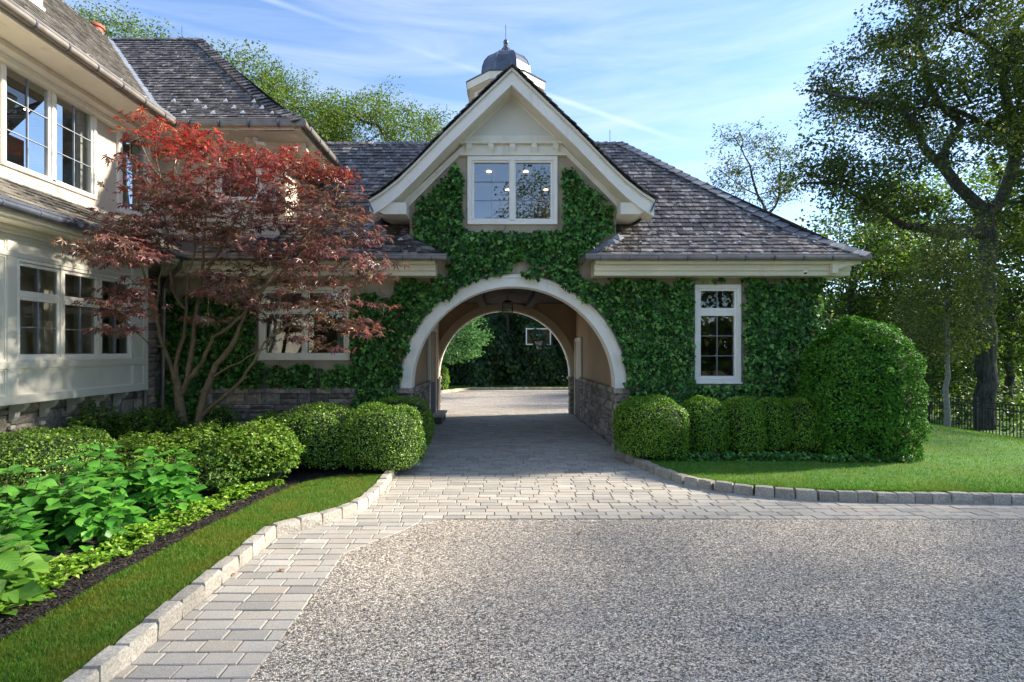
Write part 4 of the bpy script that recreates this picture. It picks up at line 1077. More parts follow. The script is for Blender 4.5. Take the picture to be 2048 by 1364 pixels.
# upper roofs
up = MB(); ulC = lambda r: 3.0; urC = lambda r: 10.40 + r
deck(up, (-6.1, 0), (0, 1), (-1, 0), zup, 4.2, ulC, urC); up.quad((-10.3, 3, 10.25), (-10.3, 14.6, 10.25), (-14.5, 14.6, 6.3), (-14.5, 3, 6.3))
upr = up.build('upper_roof', mt['mortar'], mh)
slope('mh', upr, (-6.1, 0), (0, 1), (-1, 0), zup, 4.2, lambda r: 5.5, urC, mat='oldslate')
xr = MB(); ulD = lambda r: -6.1 - r; urD = lambda r: -3.67 - r
deck(xr, (0, 10.4), (1, 0), (0, 1), zup, 4.2, ulD, urD)
xr.quad((-3.67, 10.4, 6.32), (-3.67, 18.8, 6.32), (-7.87, 14.6, 10.25), (-7.87, 14.6, 10.25)); xr.quad((-10.3, 18.8, 6.32), (-3.67, 18.8, 6.32), (-7.87, 14.6, 10.25), (-10.3, 14.6, 10.25))
xrf = xr.build('cross_roof', mt['mortar'], mh)
slope('mh', xrf, (0, 10.4), (1, 0), (0, 1), zup, 4.2, ulD, urD)
emit_slates('mh')
caps(xrf, [(-10.3, 14.6, 10.27), (-7.85, 14.6, 10.27)], drop=.11); caps(upr, [(-10.3, 8, 10.27), (-10.3, 14.5, 10.27)], drop=.11)
caps(xrf, [(-3.67 - r, 10.4 + r, zup(r)) for r in (0, .4, .9, 1.6, 2.8, 4.18)], hw=.19, drop=.10, name='hip_slate', up=.05)
MB().tube([(-8.35, 14.6, 10.3), (-8.35, 14.6, 10.62)], .008, 5).build('lightning_rod', mt['darkzinc'], xrf)
v = [(-6.1 - r, 10.4 + r, zup(r) + .03) for r in (0, 1, 2.2, 4.2)]
vm = MB()
for p, q in zip(v, v[1:]):
    vm.quad((p[0] - .02, p[1] - .07, p[2] + .015), (p[0] + .09, p[1] + .02, p[2] + .015), (q[0] + .09, q[1] + .02, q[2] + .015), (q[0] - .02, q[1] - .07, q[2] + .015))
vm.build('valley_flashing', mt['lead'], xrf)
for i, (px, py) in enumerate(((395, 205), (453, 205), (510, 206), (412, 218), (470, 218), (526, 219), (428, 229), (487, 229), (546, 230), (350, 205), (370, 228))):
    # where the pixel's ray meets the slope
    for k in range(200):
        r = k*.02; X = (px - CX)*(10.4 + r)/FPX; Z = EYE + (CY - py)*(10.4 + r)/FPX
        if Z <= zup(r): guard(xrf, X, 10.4 + r, zup(r), .075, (0, -.9, .35)); break
for y, r in ((8.5, .3), (9.3, .32), (9.9, .3)): guard(upr, -6.1 - r, y, zup(r), .085, (.6, 0, .8))
gutter(mh, [(-6.07, 3.0, 6.29), (-6.07, 10.37, 6.29), (-3.64, 10.37, 6.29), (-3.64, 18.5, 6.29)], r=.06)
s = MB(); s.prism([(-6.14, 6.31), (-6.14, 6.20), (-6.20, 6.20), (-6.20, 6.225), (-6.68, 6.225), (-6.68, 6.14), (-6.78, 6.10), (-6.78, 6.02), (-6.9, 6.0), (-6.9, 6.31)], 3.0, F0, 'y')
s.build('soffit', mt['trim'], mh)
s = MB(); s.prism([(10.44, 6.31), (10.44, 6.20), (10.50, 6.20), (10.50, 6.225), (11.1, 6.225), (11.1, 6.1), (11.2, 6.05), (F0, 6.04), (F0, 6.31)], -6.12, -3.85, 'x')
s.build('soffit', mt['trim'], mh)
MB().prism([(-3.72, 6.31), (-3.72, 6.2), (-4.45, 6.2), (-4.45, 6.31)], 10.47, 18.5, 'y').build('soffit', mt['trim'], mh)
# dormer
dr = MB().box(-9.6, -8.1, 7.2, 9.82, 7.6, 10.2).build('dormer', mt['trim'], mh)
MB().box(-9.6, -8.05, 7.1, 9.9, 10.2, 10.3).build('dormer_roof', mt['darkzinc'], dr)
mbox(q := MB(), MFx(-8.1), 7.2, 9.80, 0, .06, 8.02, 8.10); q.build('flashing', mt['white'], dr)
# chimney with pot
ch = MB().box(-11.6, -10.5, 14.7, 15.6, 6, 10.45).build('chimney', mt['stone'], mh)
for x, y in ((-10.93, 15.0), (-11.35, 15.3)):
    MB().lathe((x, y, 10.45), [(.16, 0), (.16, .16), (.19, .18), (.20, .26), (.17, .28), (.17, .34), (.21, .36), (.21, .42), (.15, .46)], 18).build('chimney_pot', mt['terra'], ch, smooth=True)
fc = thing('flood_camera', 'white bullet camera fixed under the upper eave of the main house', 'camera', (-4.6, 10.8, 6.15))
MB().lathe((-4.75, 10.85, 6.2), [(.05, 0), (.05, -.07), (.03, -.08)], 12).build('mount', mt['mesh_white'], fc)
MB().tube([(-4.72, 10.83, 6.10), (-4.5, 10.70, 6.02)], .035, 10).build('barrel', mt['mesh_white'], fc)
MB().lathe((-4.90, 10.85, 6.2), [(.05, 0), (.06, -.05), (.03, -.08)], 12).build('sensor', mt['mesh_white'], fc)
# ------------------------------------------------------------------ foliage tools
def inpoly(poly, x, y):
    c = np.zeros(len(x), bool); n = len(poly)
    for i in range(n):
        (x0, y0), (x1, y1) = poly[i], poly[(i+1) % n]
        k = ((y0 > y) != (y1 > y)) & (x < (x1-x0)*(y-y0)/((y1-y0) if y1 != y0 else 1e-9) + x0); c ^= k
    return c
def in_picture(poly, n, D0, D1, dens=None):
    """random points inside the solid seen as a photo outline between two distances"""
    px = [p[0] for p in poly]; py = [p[1] for p in poly]; out = np.zeros((0, 3))
    while len(out) < n:
        m = n*3; x = RNG.uniform(min(px), max(px), m); y = RNG.uniform(min(py), max(py), m); ok = inpoly(poly, x, y)
        D = RNG.uniform(D0, D1, m); P = np.stack([(x-CX)*D/FPX, D, EYE + (CY-y)*D/FPX], 1)[ok]; out = np.concatenate([out, P])
    return out[:n]
def unit(v): return v / np.maximum(np.linalg.norm(v, axis=1, keepdims=True), 1e-9)
T_LEAF = (np.array([(0,0,0), (.34,.42,.07), (0,1,-.05), (-.34,.42,.07)]), np.array([(0,1,2), (0,2,3)]))
T_WIDE = (np.array([(0,0,0), (.48,.45,.10), (0,1,-.08), (-.48,.45,.10)]), np.array([(0,1,2), (0,2,3)]))
T_IVY = (np.array([(0,.0,.02), (.30,-.10,-.02), (.52,.22,-.05), (.28,.45,.03), (0,.95,-.10), (-.28,.45,.03), (-.52,.22,-.05), (-.30,-.10,-.02)]),
         np.array([(0,1,2), (0,2,3), (0,3,4), (0,4,5), (0,5,6), (0,6,7)]))
def star(n=5, spread=2.1, w=.13, dr=.35):
    v = [(0,0,0)]; f = []
    for k in range(n):
        a = (k - (n-1)/2) / ((n-1)/2) * spread / 2 * 1.15; L = 1 - .28*abs(k - (n-1)/2)/((n-1)/2)
        d = (math.sin(a), math.cos(a)); q = (d[1], -d[0]); b = len(v)
        v += [(d[0]*L*.45 + q[0]*w, d[1]*L*.45 + q[1]*w, .03), (d[0]*L, d[1]*L, -dr*L*L), (d[0]*L*.45 - q[0]*w, d[1]*L*.45 - q[1]*w, .03)]
        f += [(0, b, b+1), (0, b+1, b+2)]
    return np.array(v), np.array(f)
T_MAPLE = star(5, 2.9, .115, .32)
T_OAK = (np.array([(0,0,0), (.30,.30,.05), (.16,.5,.03), (.36,.72,.0), (0,1,-.08), (-.36,.72,.0), (-.16,.5,.03), (-.30,.30,.05)]),
         np.array([(0,1,2), (2,3,4), (0,2,4), (0,4,6), (4,5,6), (0,6,7)]))
def leafcloud(name, P, N, A, S, tmpl, mat, parent=None, stuff=True):
    """leaves at P, face normal about N, axis about A, size S"""
    n = len(P); N = unit(N); A = unit(A - N * np.sum(A*N, 1, keepdims=True)); B = np.cross(A, N)
    tv, tf = tmpl; m = len(tv); S = S[:, None, None]
    V = P[:, None, :] + S*(B[:, None, :]*tv[None, :, 0:1] + A[:, None, :]*tv[None, :, 1:2] + N[:, None, :]*tv[None, :, 2:3])
    F = (tf[None] + (np.arange(n)*m)[:, None, None]).reshape(-1, 3)
    o = np_obj(name, V.reshape(-1, 3), F, mat, parent)
    if stuff: o['kind'] = 'stuff'
    return o
def rv(n, s=1.0): return RNG.normal(0, s, (n, 3))
def lumps(P, f, seed=0):
    q = seed * 1.7
    return (np.sin(P[:,0]*f + q + 1.3*np.sin(P[:,1]*f*.7+q)) + np.sin(P[:,1]*f*1.1 + 2*q + 1.1*np.sin(P[:,2]*f*.9)) + np.sin(P[:,2]*f*1.2 + q*.6 + 1.2*np.sin(P[:,0]*f*.8)))/3
def shrub_parts(t, c, rad, n, size, leafm, corem, taper=0, p=2.5, tmpl=T_LEAF, lump=.06, seed=0, zmin=-.55, fuzz=.05, up=.5, dens=9):
    c = np.array(c); rad = np.array(rad)
    d = unit(rv(n*2)); d = d[d[:, 2] > zmin][:n]; k = (np.sum(np.abs(d)**p, 1))**(-1/p)
    Q = d * k[:, None] * rad; nrm = unit(np.sign(d)*np.abs(d)**(p-1)/rad)
    L = lumps(Q + seed, 9, seed)*lump + lumps(Q*1.0, 23, seed+3)*lump*.5
    depth = np.abs(RNG.normal(0, fuzz, len(Q))) - fuzz*.6
    Pp = c + Q + nrm * (L - depth)[:, None]
    if taper: Pp[:, 0] = c[0] + (Pp[:, 0] - c[0])*(1 - taper*(Pp[:, 2] - c[2])/rad[2])
    leafcloud('foliage', Pp, nrm*.8 + rv(len(Q), .55) + np.array([0,0,.3]), nrm*.6 + rv(len(Q), .6) + np.array([0,0,up]), size*RNG.uniform(.6, 1.25, len(Q)), tmpl, leafm, t)
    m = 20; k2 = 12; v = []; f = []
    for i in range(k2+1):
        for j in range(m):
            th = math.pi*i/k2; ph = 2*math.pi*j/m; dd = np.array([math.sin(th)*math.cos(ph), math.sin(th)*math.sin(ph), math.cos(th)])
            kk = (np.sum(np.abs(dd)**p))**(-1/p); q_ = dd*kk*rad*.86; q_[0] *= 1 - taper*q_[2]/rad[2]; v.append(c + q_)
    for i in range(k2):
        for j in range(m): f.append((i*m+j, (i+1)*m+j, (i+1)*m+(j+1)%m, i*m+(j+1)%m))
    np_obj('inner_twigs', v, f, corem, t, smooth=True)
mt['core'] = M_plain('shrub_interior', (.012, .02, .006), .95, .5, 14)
mt['box'] = M_leaf('boxwood_leaf', [(0, (.06, .15, .012)), (.5, (.14, .31, .02)), (.85, (.22, .43, .03)), (1, (.33, .52, .06))], .34, .45)
mt['box2'] = M_leaf('boxwood_leaf_pale', [(0, (.06, .14, .018)), (.5, (.13, .27, .028)), (.85, (.24, .41, .05)), (1, (.38, .52, .12))], .28, .38)
mt['yew'] = M_leaf('holly_leaf', [(0, (.03, .11, .012)), (.55, (.075, .24, .022)), (.9, (.14, .35, .035)), (1, (.22, .44, .06))], .32, .62, spec=.2)
mt['azalea'] = M_leaf('azalea_leaf', [(0, (.06, .15, .014)), (.5, (.14, .28, .022)), (.85, (.25, .40, .045)), (1, (.40, .48, .15))], .35, .45)
mt['azalea_dark'] = M_leaf('azalea_leaf_dark', [(0, (.035, .09, .010)), (.6, (.08, .18, .02)), (1, (.18, .30, .04))], .3, .45)
mt['hyd'] = M_leaf('hydrangea_leaf', [(0, (.035, .16, .016)), (.5, (.075, .29, .03)), (1, (.15, .42, .05))], .38, .42)
mt['hyd2'] = M_leaf('hydrangea_leaf_light', [(0, (.11, .28, .03)), (1, (.19, .38, .05))], .42, .42)
mt['pachy'] = M_leaf('groundcover_leaf', [(0, (.07, .19, .015)), (.4, (.17, .36, .025)), (.8, (.30, .50, .04)), (1, (.48, .58, .15))], .35, .4)
mt['ivy'] = M_leaf('ivy_leaf', [(0, (.010, .035, .008)), (.4, (.035, .125, .02)), (.72, (.09, .28, .04)), (.97, (.26, .50, .11)), (.985, (.20, .12, .05)), (1, (.22, .14, .06))], .28, .40, spec=.35)
mt['stem'] = M_plain('twig_bark', (.11, .08, .05), .9, .3, 20)
mt['bark'] = M_plain('grey_bark', (.10, .09, .075), .95, .35, 9, .9, 18)
mt['mbark'] = M_plain('maple_bark', (.15, .11, .065), .8, .3, 14, .4, 40, dirt=((.22, .22, .16), 12, .6))

GB = 'clipped boxwood balls right of the arch'
def shrub(name, label, cat, c, rad, n, size, leafm, group=None, **k):
    t = thing(name, label, cat, (c[0], c[1], 0), group); shrub_parts(t, c, rad, n, size, mt[leafm], mt['core'], **k); return t
LB = [('rounded yellow-green boxwood ball beside the right pier of the arch', (2.80, 10.02, .55), (.63, .60, .60), 12500),
      ('second boxwood ball from the arch, between the largest ball and the third', (3.82, 10.25, .54), (.43, .50, .58), 8000),
      ('third boxwood ball from the arch, below the left edge of the tall window', (4.56, 10.3, .54), (.39, .50, .57), 7500),
      ('fourth and narrowest boxwood ball from the arch, under the tall window', (5.17, 10.40, .53), (.30, .45, .55), 6000),
      ('fifth boxwood ball, touching the tall clipped evergreen', (5.72, 10.36, .53), (.40, .52, .57), 7500)]
for i, (lb, c, rd, n) in enumerate(LB): shrub('boxwood_ball', lb, 'bush', c, rd, int(n*1.2), .034, 'box', GB, seed=i+1, p=2.7, lump=.045, fuzz=.035)
yw = thing('clipped_evergreen', 'tall broad clipped evergreen at the right corner of the ivy wall', 'bush', (6.85, 10.1, 0))
shrub_parts(yw, (6.70, 10.2, 1.10), (.86, .78, 1.40), 46000, .052, mt['yew'], mt['core'], taper=.10, p=2.9, lump=.13, fuzz=.06, seed=9, zmin=-.8)
LH = [('low boxwood hedge end, leafy and wide, left of the driveway mouth', (-2.92, 9.25, .52), (.74, .70, .56), 13000, 'box2'),
      ('round boxwood hedge ball bulging over the left kerb', (-1.84, 9.05, .52), (.64, .62, .57), 12500, 'box2'),
      ('boxwood ball behind the hedge, against the left pier of the arch', (-1.80, 10.35, .56), (.58, .5, .56), 7000, 'box'),
      ('small boxwood mound in front of the stone base', (-4.05, 9.9, .45), (.32, .3, .42), 3000, 'box'),
      ('dark small boxwood behind the maple trunks', (-5.35, 10.45, .5), (.35, .32, .46), 3000, 'box'),
      ('clipped boxwood block at the far left under the bay window', (-6.05, 7.3, .45), (.85, .80, .48), 16000, 'box2')]
for i, (lb, c, rd, n, m_) in enumerate(LH): shrub('boxwood_bush', lb, 'bush', c, rd, int(n*1.15), .033, m_, None, seed=i+20, p=2.8, lump=.05, fuzz=.04)
shrub('court_boxwood', 'bright rounded bush seen through the arch at the edge of the court', 'bush', (-2.75, 26.6, .62), (.42, .42, .65), 2600, .07, 'box', seed=31)

# ---- azaleas: whorls of leaves at twig tips
def whorls(t, C, up, k, size, leafm, stems=True, base=None, tm=T_LEAF, flat=.5, name='foliage'):
    n = len(C); P = np.repeat(C, k, 0); a = RNG.uniform(0, 6.28, n*k) ; el = RNG.uniform(.05, .9, n*k)*flat
    D = np.stack([np.cos(a), np.sin(a), el], 1); U = np.repeat(up, k, 0)
    leafcloud(name, P + D*size*.1 + rv(n*k, .012), U + rv(n*k, .5), D, size*RNG.uniform(.65, 1.2, n*k), tm, leafm, t)
    if stems and base is not None:
        mb = MB()
        for c in C[::9]:
            b = np.array(base) + np.array([random.uniform(-.15, .15), random.uniform(-.15, .15), 0]); m_ = (b + c)/2 + np.array([0, 0, .08]); mb.tube([b, m_, c], [.008, .005, .002], 3, caps=False)
        mb.build('stems', mt['stem'], t)['kind'] = 'stuff'
def azalea(label, c, rad, n, k, size, leafm, loose=.32, name='azalea_bush'):
    t = thing(name, label, 'bush', (c[0], c[1], .05)); n = int(n*1.3); d = unit(rv(n*3)); d = d[d[:, 2] > -.35][:n]
    rr = 1 - np.abs(RNG.normal(0, loose, len(d))) + .12*RNG.random(len(d)); rr = rr + .16*lumps(d + np.array(c), 5, c[0]); C = np.array(c) + d*np.array(rad)*rr[:, None]; C = C[C[:, 2] > .06]
    whorls(t, C, unit(d[:len(C)]*.5 + np.array([0, 0, 1.0])), k, size, mt[leafm], base=(c[0], c[1], .03))
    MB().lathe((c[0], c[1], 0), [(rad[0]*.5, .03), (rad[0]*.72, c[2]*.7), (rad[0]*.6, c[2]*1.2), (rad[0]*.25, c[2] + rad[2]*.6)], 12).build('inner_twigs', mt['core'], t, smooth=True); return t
azalea('pale-tipped azalea at the end of the bed beside the boxwood hedge', (-3.55, 8.15, .42), (.62, .60, .52), 1500, 7, .045, 'azalea')
azalea('bright azalea below the maple trunks', (-4.45, 8.5, .40), (.62, .55, .46), 1300, 7, .042, 'azalea')
azalea('low green azalea between the hydrangeas and the pale azalea', (-4.0, 7.55, .28), (.50, .45, .34), 800, 7, .042, 'azalea_dark')
azalea('spreading azalea behind the hydrangeas', (-5.1, 7.95, .35), (.60, .55, .42), 1000, 7, .044, 'azalea')
azalea('loose dark azalea under the right end of the bay window', (-5.7, 9.0, .48), (.60, .5, .58), 900, 6, .05, 'azalea_dark', .3)
azalea('tall open azalea under the corbels of the bay window', (-6.35, 8.7, .50), (.45, .6, .58), 800, 6, .05, 'azalea_dark', .32)
azalea('low azalea beside the dark downpipe', (-6.0, 9.9, .40), (.6, .4, .45), 700, 6, .048, 'azalea_dark', .3)
# ---- groundcover along the mulch edge
n = 1500; yy = 3.2 + 4.9*RNG.random(n)**1.1; xx = mulch_x(yy) - .20 - .42*RNG.random(n)**.8 - np.where(yy < 4.2, .1, 0); hh = .06 + .11*RNG.random(n) + .03*np.sin(yy*7)
C = np.stack([xx, yy, hh], 1)
a = RNG.uniform(0, 6.28, n*8); D = np.stack([np.cos(a), np.sin(a), RNG.uniform(-.1, .6, n*8)], 1)
o = leafcloud('ground_cover', np.repeat(C, 8, 0) + D*.004, rv(n*8, .3) + np.array([0, 0, 1.0]), D, .055*RNG.uniform(.6, 1.15, n*8), T_LEAF, mt['pachy']); 
n = 2600; u = RNG.uniform(0, 1, n); xx = 2.75 + 4.4*u; yy = 9.55 + .25*RNG.random(n) + .25*(xx > 5.6)*-.6; P = np.stack([xx, yy - .0, .09 + .12*RNG.random(n)**1.5], 1)
leafcloud('ground_ivy', P, rv(n, .4) + np.array([0, -.4, .8]), rv(n, .7) + np.array([0, -.5, -.1]), .055*RNG.uniform(.6, 1.2, n), T_IVY, mt['ivy'])

# ---- hydrangeas: every leaf its own part
def hyd_leaf(i, m_):
    rnd = random.Random(i + 900); v = []; rows = 7
    W = [.02, .30, .43, .44, .34, .17, 0]
    dr = rnd.uniform(.10, .45); fold = rnd.uniform(.08, .22); cu = rnd.uniform(-.06, .06)
    for r_ in range(rows):
        t = r_/(rows-1); z = -dr*t*t + .04*math.sin(t*6)*rnd.uniform(.3, 1)
        for s_ in (-1, -.5, 0, .5, 1): v.append((s_*W[r_] + cu*t*t, t, z + abs(s_)*fold*W[r_]*2 - .10*(abs(s_) == 1)*W[r_] + rnd.uniform(-.006, .006)))
    f = [(r_*5+c, r_*5+c+1, (r_+1)*5+c+1, (r_+1)*5+c) for r_ in range(rows-1) for c in range(4)]
    me = bpy.data.meshes.new('leaf'); me.from_pydata(v, [], f); me.materials.append(m_); me.polygons.foreach_set('use_smooth', np.ones(len(f), bool)); me.update(); return me
def _veins(m):
    nt = m.node_tree; b = nt.nodes['Principled BSDF']; tcn = nt.nodes.new('ShaderNodeTexCoord'); sp = nt.nodes.new('ShaderNodeSeparateXYZ'); nt.links.new(tcn.outputs['Generated'], sp.inputs[0])
    def mth(op, a, c):
        n = nt.nodes.new('ShaderNodeMath'); n.operation = op
        for i, q in enumerate((a, c)):
            if hasattr(q, 'node'): nt.links.new(q, n.inputs[i])
            elif q is not None: n.inputs[i].default_value = q
        return n.outputs[0]
    ax = mth('ABSOLUTE', mth('SUBTRACT', sp.outputs[0], .5), None); ph = mth('MULTIPLY', mth('SUBTRACT', sp.outputs[1], mth('MULTIPLY', ax, .75)), 46.0)
    v = mth('POWER', mth('ADD', mth('MULTIPLY', mth('SINE', ph, None), .5), .5), 8.0); mid = mth('LESS_THAN', ax, .018); h = mth('MAXIMUM', v, mid)
    src = b.inputs['Base Color'].links[0].from_socket; out = mixc(nt, mth('MULTIPLY', h, .38), src, (.16, .34, .07)); nt.links.new(out, b.inputs['Base Color'])
    addbump(nt, b, mth('SUBTRACT', 1.0, h), .5, .01)
_veins(mt['hyd']); _veins(mt['hyd2'])
HV = [hyd_leaf(i, mt['hyd']) for i in range(8)]; HV2 = [hyd_leaf(i, mt['hyd2']) for i in range(5)]
def hydrangea(label, c, R_, H, nst, vs, size=.185):
    t = thing('hydrangea', label, 'plant', (c[0], c[1], .05)); mb = MB(); cnt = 0
    for s in range(nst):
        a = random.uniform(0, 6.28); rr = R_*math.sqrt((s + .5)/nst); h = H*(1 - .35*(rr/R_)**2)*random.uniform(.85, 1.08)
        top = Vector((c[0] + rr*math.cos(a), c[1] + rr*math.sin(a), .05 + h)); b = Vector((c[0] + .25*rr*math.cos(a), c[1] + .25*rr*math.sin(a), .03))
        mb.tube([b, (b+top)/2 + Vector((0, 0, .05)), top], [.006, .005, .004], 4, caps=False); ph = random.uniform(0, 6.28)
        for lv in range(4):
            p = top + (b - top)*(.0 + .19*lv); k = (4, 3, 3, 2)[lv]
            for q in range(k):
                az = ph + lv*1.57 + q*6.28/k + random.uniform(-.3, .3); el = random.uniform(.05, .5) if lv == 0 else random.uniform(-.35, .2)
                sz = size*(random.uniform(.45, .8) if lv == 0 else random.uniform(.85, 1.2))
                A = Vector((math.cos(az)*math.cos(el), math.sin(az)*math.cos(el), math.sin(el))); Nn = Vector((random.uniform(-.2, .2), random.uniform(-.35, .05), 1)); Nn = (Nn - A*Nn.dot(A)).normalized(); B = A.cross(Nn)
                P = p + A*.025; put_piece('leaf', random.choice(vs), P, B*sz, A*sz, Nn*sz, t); cnt += 1
    mb.build('stems', mt['stem'], t)
    n = 150; a = RNG.uniform(0, 6.28, n); rr = R_*1.05*np.sqrt(RNG.random(n)); z = .05 + H*.62*RNG.random(n)
    A = np.stack([np.cos(a), np.sin(a), RNG.uniform(-.5, .3, n)], 1); leafcloud('lower_leaves', np.stack([c[0] + rr*np.cos(a), c[1] + rr*np.sin(a), z], 1), rv(n, .35) + np.array([0, -.3, 1.0]), A, size*.8*RNG.uniform(.6, 1.1, n), T_HYD, vs[0].materials[0], t)
    return cnt
T_HYD = (np.array([(0,0,0), (.3,.15,.06), (.44,.45,.09), (.28,.78,.02), (0,1.05,-.15), (-.28,.78,.02), (-.44,.45,.09), (-.3,.15,.06)]), np.array([(0,1,2), (0,2,3), (0,3,4), (0,4,5), (0,5,6), (0,6,7)]))
NL = 0
NL += hydrangea('dark green hydrangea nearest the pale azalea', (-4.02, 6.55), .36, .80, 9, HV)
NL += hydrangea('tallest big-leaved hydrangea in front of the clipped boxwood block', (-4.5, 6.15), .40, .88, 10, HV)
NL += hydrangea('hydrangea in the middle of the group, leaning over the ground cover', (-4.15, 5.65), .38, .62, 9, HV)
NL += hydrangea('big-leaved hydrangea cut by the left edge of the photo', (-4.75, 5.35), .40, .80, 9, HV)
NL += hydrangea('hydrangea with low spreading leaves above the ground cover', (-4.45, 4.80), .32, .55, 6, HV)
NL += hydrangea('light yellow-green hydrangea in the near left corner', (-3.86, 4.12), .30, .50, 5, HV2, .19)

# ------------------------------------------------------------------ ivy on the wall
def ivy_mask(x, z):
    nse = .05*np.sin(x*9 + 2*np.sin(z*7)) + .04*np.sin(z*13 + x*5) + .03*np.sin(x*31+z*23)
    e = nse
    r = np.hypot(x - ACX, z - AZ)
    ok = (x > -7.0) & (x < 6.60 + e) & (z > 0)
    ok &= ~((r < AR + .245 + e*.8) & (z > AZ)); ok &= ~((np.abs(x - ACX) < AR + .02 + .25*(z > 1.0)) & (z <= AZ))
    for (a, b, c, d) in (WG, WRT, WLF):
        g = .03 + .5*np.abs(e) + (.05 if (a, b, c, d) == WG else .0); ok &= ~((x > a - g) & (x < b + g) & (z > c - g - (.05 if (a, b, c, d) == WG else .01)) & (z < d + g*2))
    gab = (x > WL + .06 + np.abs(e)) & (x < WR - .04 - np.abs(e)*.6)
    topg = np.minimum(5.85, np.minimum(4.90 + (x - WL)*1.02, 4.90 + (WR - x)*1.02)) - .03 - np.abs(e)*1.3 - np.where((x > WG[0]-.16) & (x < WG[1]+.14), .08, 0)
    lowc = z < 3.45 + e*1.3
    zc = np.clip(z - 3.88, 0, 9); midc = (x > -1.02 - zc*1.38 + .06 + e) & (x < 1.74 + zc*1.20 - .06 + e) & (z > 3.3)
    ok &= lowc | (midc & gab & (z < topg))
    # left part: stone base stays bare, window surround and patches of bare wall
    left = (x < -2.05)
    bare = left & (x > -5.95) & (z < 1.27) & ~(x > -2.86 + e)
    ok &= ~bare
    patch = left & (x > -4.75) & (x < -2.9) & (z > 1.2) & (z < 1.82) & ((z > 1.68 + e) | (np.sin(x*6.5 + 1) + np.sin(x*17)*.4 > .9))
    ok &= ~patch; ok &= ~(left & (z > 3.15 + e)); ok &= ~((x < -6.75 + 2*e) & (x > -8))
    key = (np.abs(x - .42) < .19 + e) & (z < 3.79 + e) & (z > 3.3); ok &= ~key
    return ok
n = 122000; x = RNG.uniform(-7, 6.75, n); z = RNG.uniform(0, 6.0, n); k = ivy_mask(x, z)
P0 = np.stack([x, np.zeros(n), z], 1)[k]
hide = ((P0[:, 0] > 2.4) & (P0[:, 0] < 6.2) & (P0[:, 2] < .55)); P0 = P0[~hide | (RNG.random(len(P0)) < .25)]
LL = lumps(P0, 7, 4)*.5 + lumps(P0, 17, 2)*.5
P0[:, 1] = F0 - .025 - .07*RNG.random(len(P0)) - .09*np.clip(LL + .4, 0, 1.3)
ontrim = (np.hypot(P0[:, 0]-ACX, P0[:, 2]-AZ) < AR + .29) & (P0[:, 2] > .9); P0[ontrim, 1] -= .07
stn = (P0[:, 2] < 1.25) & (P0[:, 0] < -1.8); P0[stn, 1] -= .12
m = len(P0)
ivy = thing('ivy', 'dense dark green ivy covering the arched front wall', 'ivy', (0, F0, 0))
leafcloud('leaves', P0, rv(m, .5) + np.array([0, -1.0, .45]), rv(m, .45) + np.array([0, -.25, -1.0]), .072*np.clip(RNG.lognormal(-.05, .30, m), .4, 1.7), T_IVY, mt['ivy'], ivy)
# wrap round the right corner of the wall
n = 2600; z = RNG.uniform(.1, 3.3, n); y = F0 + RNG.random(n)*1.2; P = np.stack([6.56 + .05 + .06*RNG.random(n), y, z], 1)
leafcloud('leaves', P, rv(n, .35) + np.array([1, -.2, .4]), rv(n, .4) + np.array([.2, 0, -1.0]), .072*RNG.uniform(.6, 1.2, n), T_IVY, mt['ivy'], ivy)
mb = MB(); cnt = 0
while cnt < 420:
    x, z = random.uniform(-6.9, 6.5), random.uniform(.3, 5.6)
    near_edge = [bool(q) for q in ivy_mask(np.array([x, x+.22, x-.22, x, x]), np.array([z, z, z, z+.22, z-.22]))]
    inwall = (z < 3.5 or (WL + .1 < x < WR - .1 and z < min(5.9, 4.9 + (x-WL), 4.9 + (WR-x)))) and math.hypot(x-ACX, z-AZ) > AR + .30 and not any(a-.02 < x < b+.02 and c-.05 < z < d+.02 for a, b, c, d in (WG, WRT, WLF))
    if x < -1.9 and z < 1.3: inwall = False
    if inwall and any(near_edge):
        pts = [(x, F0 - .012, z)]; a = random.uniform(0, 6.28)
        for _ in range(5):
            a += random.uniform(-.8, .8); q = pts[-1]; pts.append((q[0] + .05*math.cos(a), F0 - .012 - random.random()*.012, q[2] + .05*math.sin(a)))
        mb.tube(pts, .0045, 3, caps=False)
    cnt += 1
mb.build('stems', mt['stem'], ivy)['kind'] = 'stuff'
